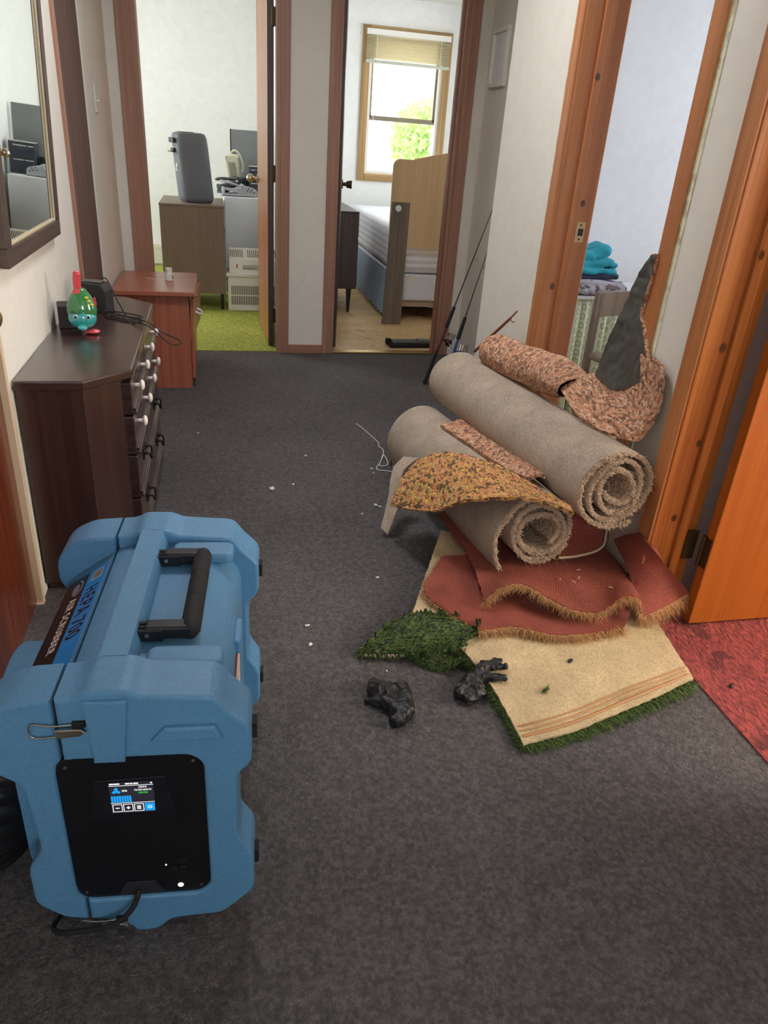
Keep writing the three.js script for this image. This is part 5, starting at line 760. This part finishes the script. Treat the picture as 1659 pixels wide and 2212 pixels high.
tag(obj('baseboard_heater', [bx(-1.9, 0.5, 0.02, 0.2, -7.65, -7.6, 0.006), bx(-1.9, 0.5, 0.165, 0.172, -7.6, -7.596), bx(-1.9, 0.5, 0.004, 0.02, -7.64, -7.62)], M.offWhite), 'low white baseboard heater along the green bedroom wall', 'heater');

// ------------------------------------------------------------ bedroom with the bed
{
  const t = thing('bed', 'stripped bed with white striped mattress and blue pleated skirt', 'bed', [1.8, 0, -6.5]);
  const stripes = (c, d, n, w) => tex(256, 64, w, w, (u, v) => mix3(c, d, sstep(0.35, 0.65, 0.5 + 0.5 * Math.sin(v * 6.2832 * n))));
  obj('mattress', bx(-0.52, 0.5, 0.345, 0.65, -1.05, 1.04, 0.05), std({ map: stripes([232, 232, 236], [206, 206, 214], 6, 0.28), roughness: 0.85, bumpMap: tex(256, 256, 0.22, 0.22, (u, v) => grey(128 + 60 * Math.sin(u * 6.2832 * 3 + 2 * Math.sin(v * 6.2832 * 2)) * Math.sin(v * 6.2832 * 2)), false), bumpScale: 0.006 }), t);
  obj('box_spring', bx(-0.51, 0.49, 0.145, 0.342, -1.04, 1.03, 0.02), std({ color: 0xdcdde4, roughness: 0.9 }), t);
  const sk = [0, 1, 2].map((r) => Array.from({ length: 60 }, (_, i) => [-0.53 - 0.012 * r * (1 + Math.sin(i * 2.1)), 0.34 - r * 0.155, 1.02 - i * 0.034])); obj('skirt', sheet(sk, { nu: 236, nv: 8, thick: 0.003, up: [-1, 0, 0] }).solid(), std({ color: 0x93a2b2, roughness: 0.9 }), t);
  obj('law_tag', bx(-0.4, -0.34, 0.29, 0.335, 1.032, 1.036), M.offWhite, t); obj('frame_rail', bx(-0.5, 0.48, 0.1, 0.14, -1.02, 1.0), std({ color: 0xb9a08c, roughness: 0.8 }), t);
  for (const [x, z] of [[-0.45, 0.95], [0.45, 0.95], [-0.45, -0.95], [0.45, -0.95]]) obj('leg', bx(x - 0.02, x + 0.02, 0, 0.1, z - 0.02, z + 0.02), M.dark, t);
  obj('dust_cover', sheet([[[-0.5, 0.142, 1.0], [0, 0.085, 1.0], [0.48, 0.142, 1.0]], [[-0.5, 0.142, 0.4], [0, 0.1, 0.4], [0.48, 0.142, 0.4]]], { nu: 30, nv: 8, thick: 0.003 }).solid(), std({ color: 0xc9bcb4, roughness: 0.95 }), t);
}
{
  const t = thing('headboard', 'tan plywood headboard with rounded corner on a grey board leg', 'headboard', [1.28, 0, -5.36]);
  const pl = [[-0.075, 0.54], [1.02, 0.54], [1.02, 1.05]]; for (let i = 0; i <= 8; i++) { const a = i / 8 * Math.PI / 2; pl.push([0.96 + 0.06 * Math.cos(a), 1.05 + 0.06 * Math.sin(a)]); } for (let i = 0; i <= 20; i++) { const s = i / 20; pl.push([0.9 - s * 0.84, 1.11 + 0.07 * Math.sin(s * Math.PI) ]); } for (let i = 0; i <= 8; i++) { const a = Math.PI / 2 + i / 8 * Math.PI / 2; pl.push([-0.025 + 0.05 * Math.cos(a), 1.06 + 0.05 * Math.sin(a)]); }
  obj('panel', boxproj(extr(pl, 0.018, 0.003).translate(0, 0, -0.012)), woodMat([208, 172, 130], [220, 186, 144], [214, 178, 136], { seed: 921, rough: 0.7, fine: 0.5 }), t);
  const lm = woodMat([104, 92, 80], [126, 112, 98], [114, 102, 88], { seed: 925, rough: 0.75 }); obj('leg', boxproj(extr([[-0.088, 0], [0.052, 0], [0.058, 0.84], [-0.07, 0.84]], 0.022, 0.003).translate(0, 0, 0.007)), lm, t); obj('leg', bx(0.9, 1.02, 0, 0.84, 0.007, 0.029, 0.003), lm, t);
  obj('bolt_cap', ball(-0.025, 0.80, 0.031, 0.022, 0.022, 0.01), M.white, t);
}
{
  const t = thing('bedroom_dresser', 'dark dresser on slim tapered legs beside the open bedroom door', 'dresser', [0.9, 0, -6.1]); const dk = woodMat([64, 54, 54], [84, 72, 70], [74, 62, 62], { seed: 931, rough: 0.45 });
  obj('body', bx(-0.15, 0.15, 0.18, 0.722, -0.4, 0.4, 0.004), dk, t); obj('top', bx(-0.152, 0.152, 0.722, 0.735, -0.404, 0.404, 0.003), dk, t);
  for (const [x, z] of [[-0.1, 0.35], [0.1, 0.36], [-0.1, -0.35], [0.1, -0.35]]) obj('leg', cyl([x, 0, z], [x, 0.18, z], 0.01, 0.022, 12), M.dark, t);
  for (const y of [0.2, 0.38, 0.56]) obj('drawer_front', bx(0.15, 0.156, y, y + 0.155, -0.38, 0.38, 0.002), dk, t);
}
{
  const t = thing('black_case', 'flat black plastic case lying on the plywood by the bedroom threshold', 'case', [1.25, 0, -4.69], 0.06);
  obj('shell', bx(-0.15, 0.16, 0, 0.03, -0.05, 0.045, 0.008), M.black, t); obj('lid', bx(-0.13, 0.15, 0.03, 0.04, -0.045, 0.035, 0.004), std({ color: 0x55585a, roughness: 0.5 }), t); obj('grip', bx(-0.165, -0.13, 0.012, 0.05, -0.04, -0.005, 0.006), M.black, t); obj('clip', bx(0.04, 0.1, 0.04, 0.05, -0.02, 0.03, 0.003), std({ color: 0x6c7075, roughness: 0.5 }), t);
}
tag(obj('lavender_cloth', blob((x, y, z) => smin(capsule(x, y, z, [1.42, 0.68, -5.62], [1.5, 0.69, -5.6], 0.035, 0.045), capsule(x, y, z, [1.40, 0.665, -5.56], [1.46, 0.665, -5.58], 0.016, 0.03), 0.02) + 0.01 * n3(x * 40, y * 40, z * 40, 61), [1.34, 0.645, -5.7], [1.56, 0.76, -5.5], 40), std({ color: 0xb7b2cf, roughness: 0.9 })), 'bunched lavender cloth on the bare mattress', 'cloth');

// ------------------------------------------------------------ side bedroom: skirted table, clothes and chair
{
  const t = thing('skirted_table', 'small table with a gathered white and green patterned skirt', 'table', [2.02, 0, -3.62]);
  const sk = [0, 1, 2, 3].map((r) => Array.from({ length: 44 }, (_, i) => [-0.34 + i * 0.68 / 43, 0.585 - r * 0.193, 0.22 + 0.006 * r + (0.006 + 0.007 * r) * Math.sin(i * 1.9 + 0.4 * Math.sin(i))]));
  const pat = std({ map: tex(256, 256, 0.09, 0.09, (u, v) => { const r = Math.hypot(((u * 2) % 1) - 0.5, ((v * 2 + (u > 0.5 ? 0.5 : 0)) % 1) - 0.5), k = sstep(0.4, 0.34, r) * sstep(0.16, 0.22, r); return mix3([226, 230, 218], [172, 190, 120], k * 0.8 + 0.25 * sstep(0.12, 0.08, r)); }), roughness: 0.9 });
  obj('skirt', sheet(sk, { nu: 220, nv: 16, thick: 0.002, up: [0, 0, 1] }).solid(), pat, t);
  const sd = [0, 1, 2].map((r) => Array.from({ length: 20 }, (_, i) => [-0.345 - 0.006 * Math.sin(i * 2), 0.585 - r * 0.29, 0.22 - i * 0.0232])); obj('skirt', sheet(sd, { nu: 80, nv: 10, thick: 0.002, up: [-1, 0, 0] }).solid(), pat, t);
  obj('tabletop', bx(-0.345, 0.35, 0.578, 0.596, -0.23, 0.235, 0.004), std({ color: 0xd6dae0, roughness: 0.5 }), t); for (const [x, z] of [[-0.3, 0.18], [0.3, 0.18], [-0.3, -0.18], [0.3, -0.18]]) obj('leg', bx(x - 0.02, x + 0.02, 0, 0.578, z - 0.02, z + 0.02), M.offWhite, t);
}
function folded(name, label, layers, mat, seed) {   // crumpled folded cloth from stacked rounded layers
  const f = (x, y, z) => { let d = 9; for (const [cx, cy, cz, w, h, dp, rot] of layers) { const c = Math.cos(rot || 0), s = Math.sin(rot || 0), X = (x - cx) * c + (y - cy) * s, Y = -(x - cx) * s + (y - cy) * c, qx = Math.abs(X) - w + h, qz = Math.abs(z - cz) - dp + h, qy = Math.abs(Y); d = smin(d, Math.hypot(Math.max(qx, 0), Math.max(qz, 0), qy) - h, 0.008); } return d + 0.006 * n3(x * 18, y * 30, z * 18, seed) + 0.003 * n3(x * 50 + y * 40, y * 20, z * 50, seed + 3); };
  const lo = [9, 9, 9], hi = [-9, -9, -9]; for (const [x, y, z, w, h, dp] of layers) { const e = [w + 0.02, h + w * 0.35 + 0.02, dp + 0.02]; [x, y, z].forEach((q, k) => { lo[k] = Math.min(lo[k], q - e[k]); hi[k] = Math.max(hi[k], q + e[k]); }); }
  return tag(obj(name, blob(f, lo, hi, 70), mat), label, 'cloth', 'folded clothes on the skirted table');
}
folded('folded_clothes', 'silvery grey printed garment at the bottom of the clothes stack', [[1.845, 0.628, -3.5, 0.15, 0.026, 0.12, 0], [1.83, 0.655, -3.5, 0.135, 0.014, 0.11, -0.02]], std({ map: tex(256, 256, 0.16, 0.16, (u, v) => mix3([176, 174, 190], [112, 92, 96], sstep(0.64, 0.72, fbm(u, v, 5, 5, 3, 951)))), roughness: 0.6 }), 61);
folded('folded_clothes', 'navy folded garment between the grey and turquoise ones', [[1.825, 0.684, -3.5, 0.115, 0.013, 0.1, 0.02]], std({ color: 0x343a56, roughness: 0.85 }), 63);
folded('folded_clothes', 'turquoise folded fabric heaped on top of the clothes stack', [[1.805, 0.712, -3.5, 0.12, 0.014, 0.1, -0.02], [1.8, 0.742, -3.5, 0.112, 0.018, 0.095, 0.1], [1.795, 0.782, -3.5, 0.1, 0.03, 0.085, 0.32], [1.885, 0.752, -3.49, 0.05, 0.012, 0.07, -0.35]], std({ color: 0x2d9fb8, roughness: 0.85 }), 65);
{
  const t = thing('wooden_chair', 'grey-brown wooden chair with curved top rail in the side bedroom', 'chair', [1.915, 0, -2.98], 0.15); const cm = woodMat([116, 98, 82], [138, 118, 100], [126, 108, 90], { seed: 961, rough: 0.5 });
  const rail = [0, 1].map((r) => Array.from({ length: 7 }, (_, i) => { const s = i / 6 - 0.5; return [s * 0.4, 0.66 - r * 0.11, -0.16 - 0.035 * Math.cos(s * 3)]; }));
  obj('top_rail', sheet(rail, { nu: 30, nv: 6, thick: 0.02, up: [0, 0, 1] }).solid(), cm, t); for (const x of [-0.185, 0.185]) obj('back_post', bx(x - 0.016, x + 0.016, 0, 0.655, -0.195, -0.165, 0.006), cm, t);
  obj('seat', bx(-0.2, 0.2, 0.36, 0.385, -0.18, 0.2, 0.01), cm, t); for (const x of [-0.17, 0.17]) obj('leg', bx(x - 0.015, x + 0.015, 0, 0.36, 0.15, 0.18, 0.005), cm, t);
}
renderer.render(scene,camera);
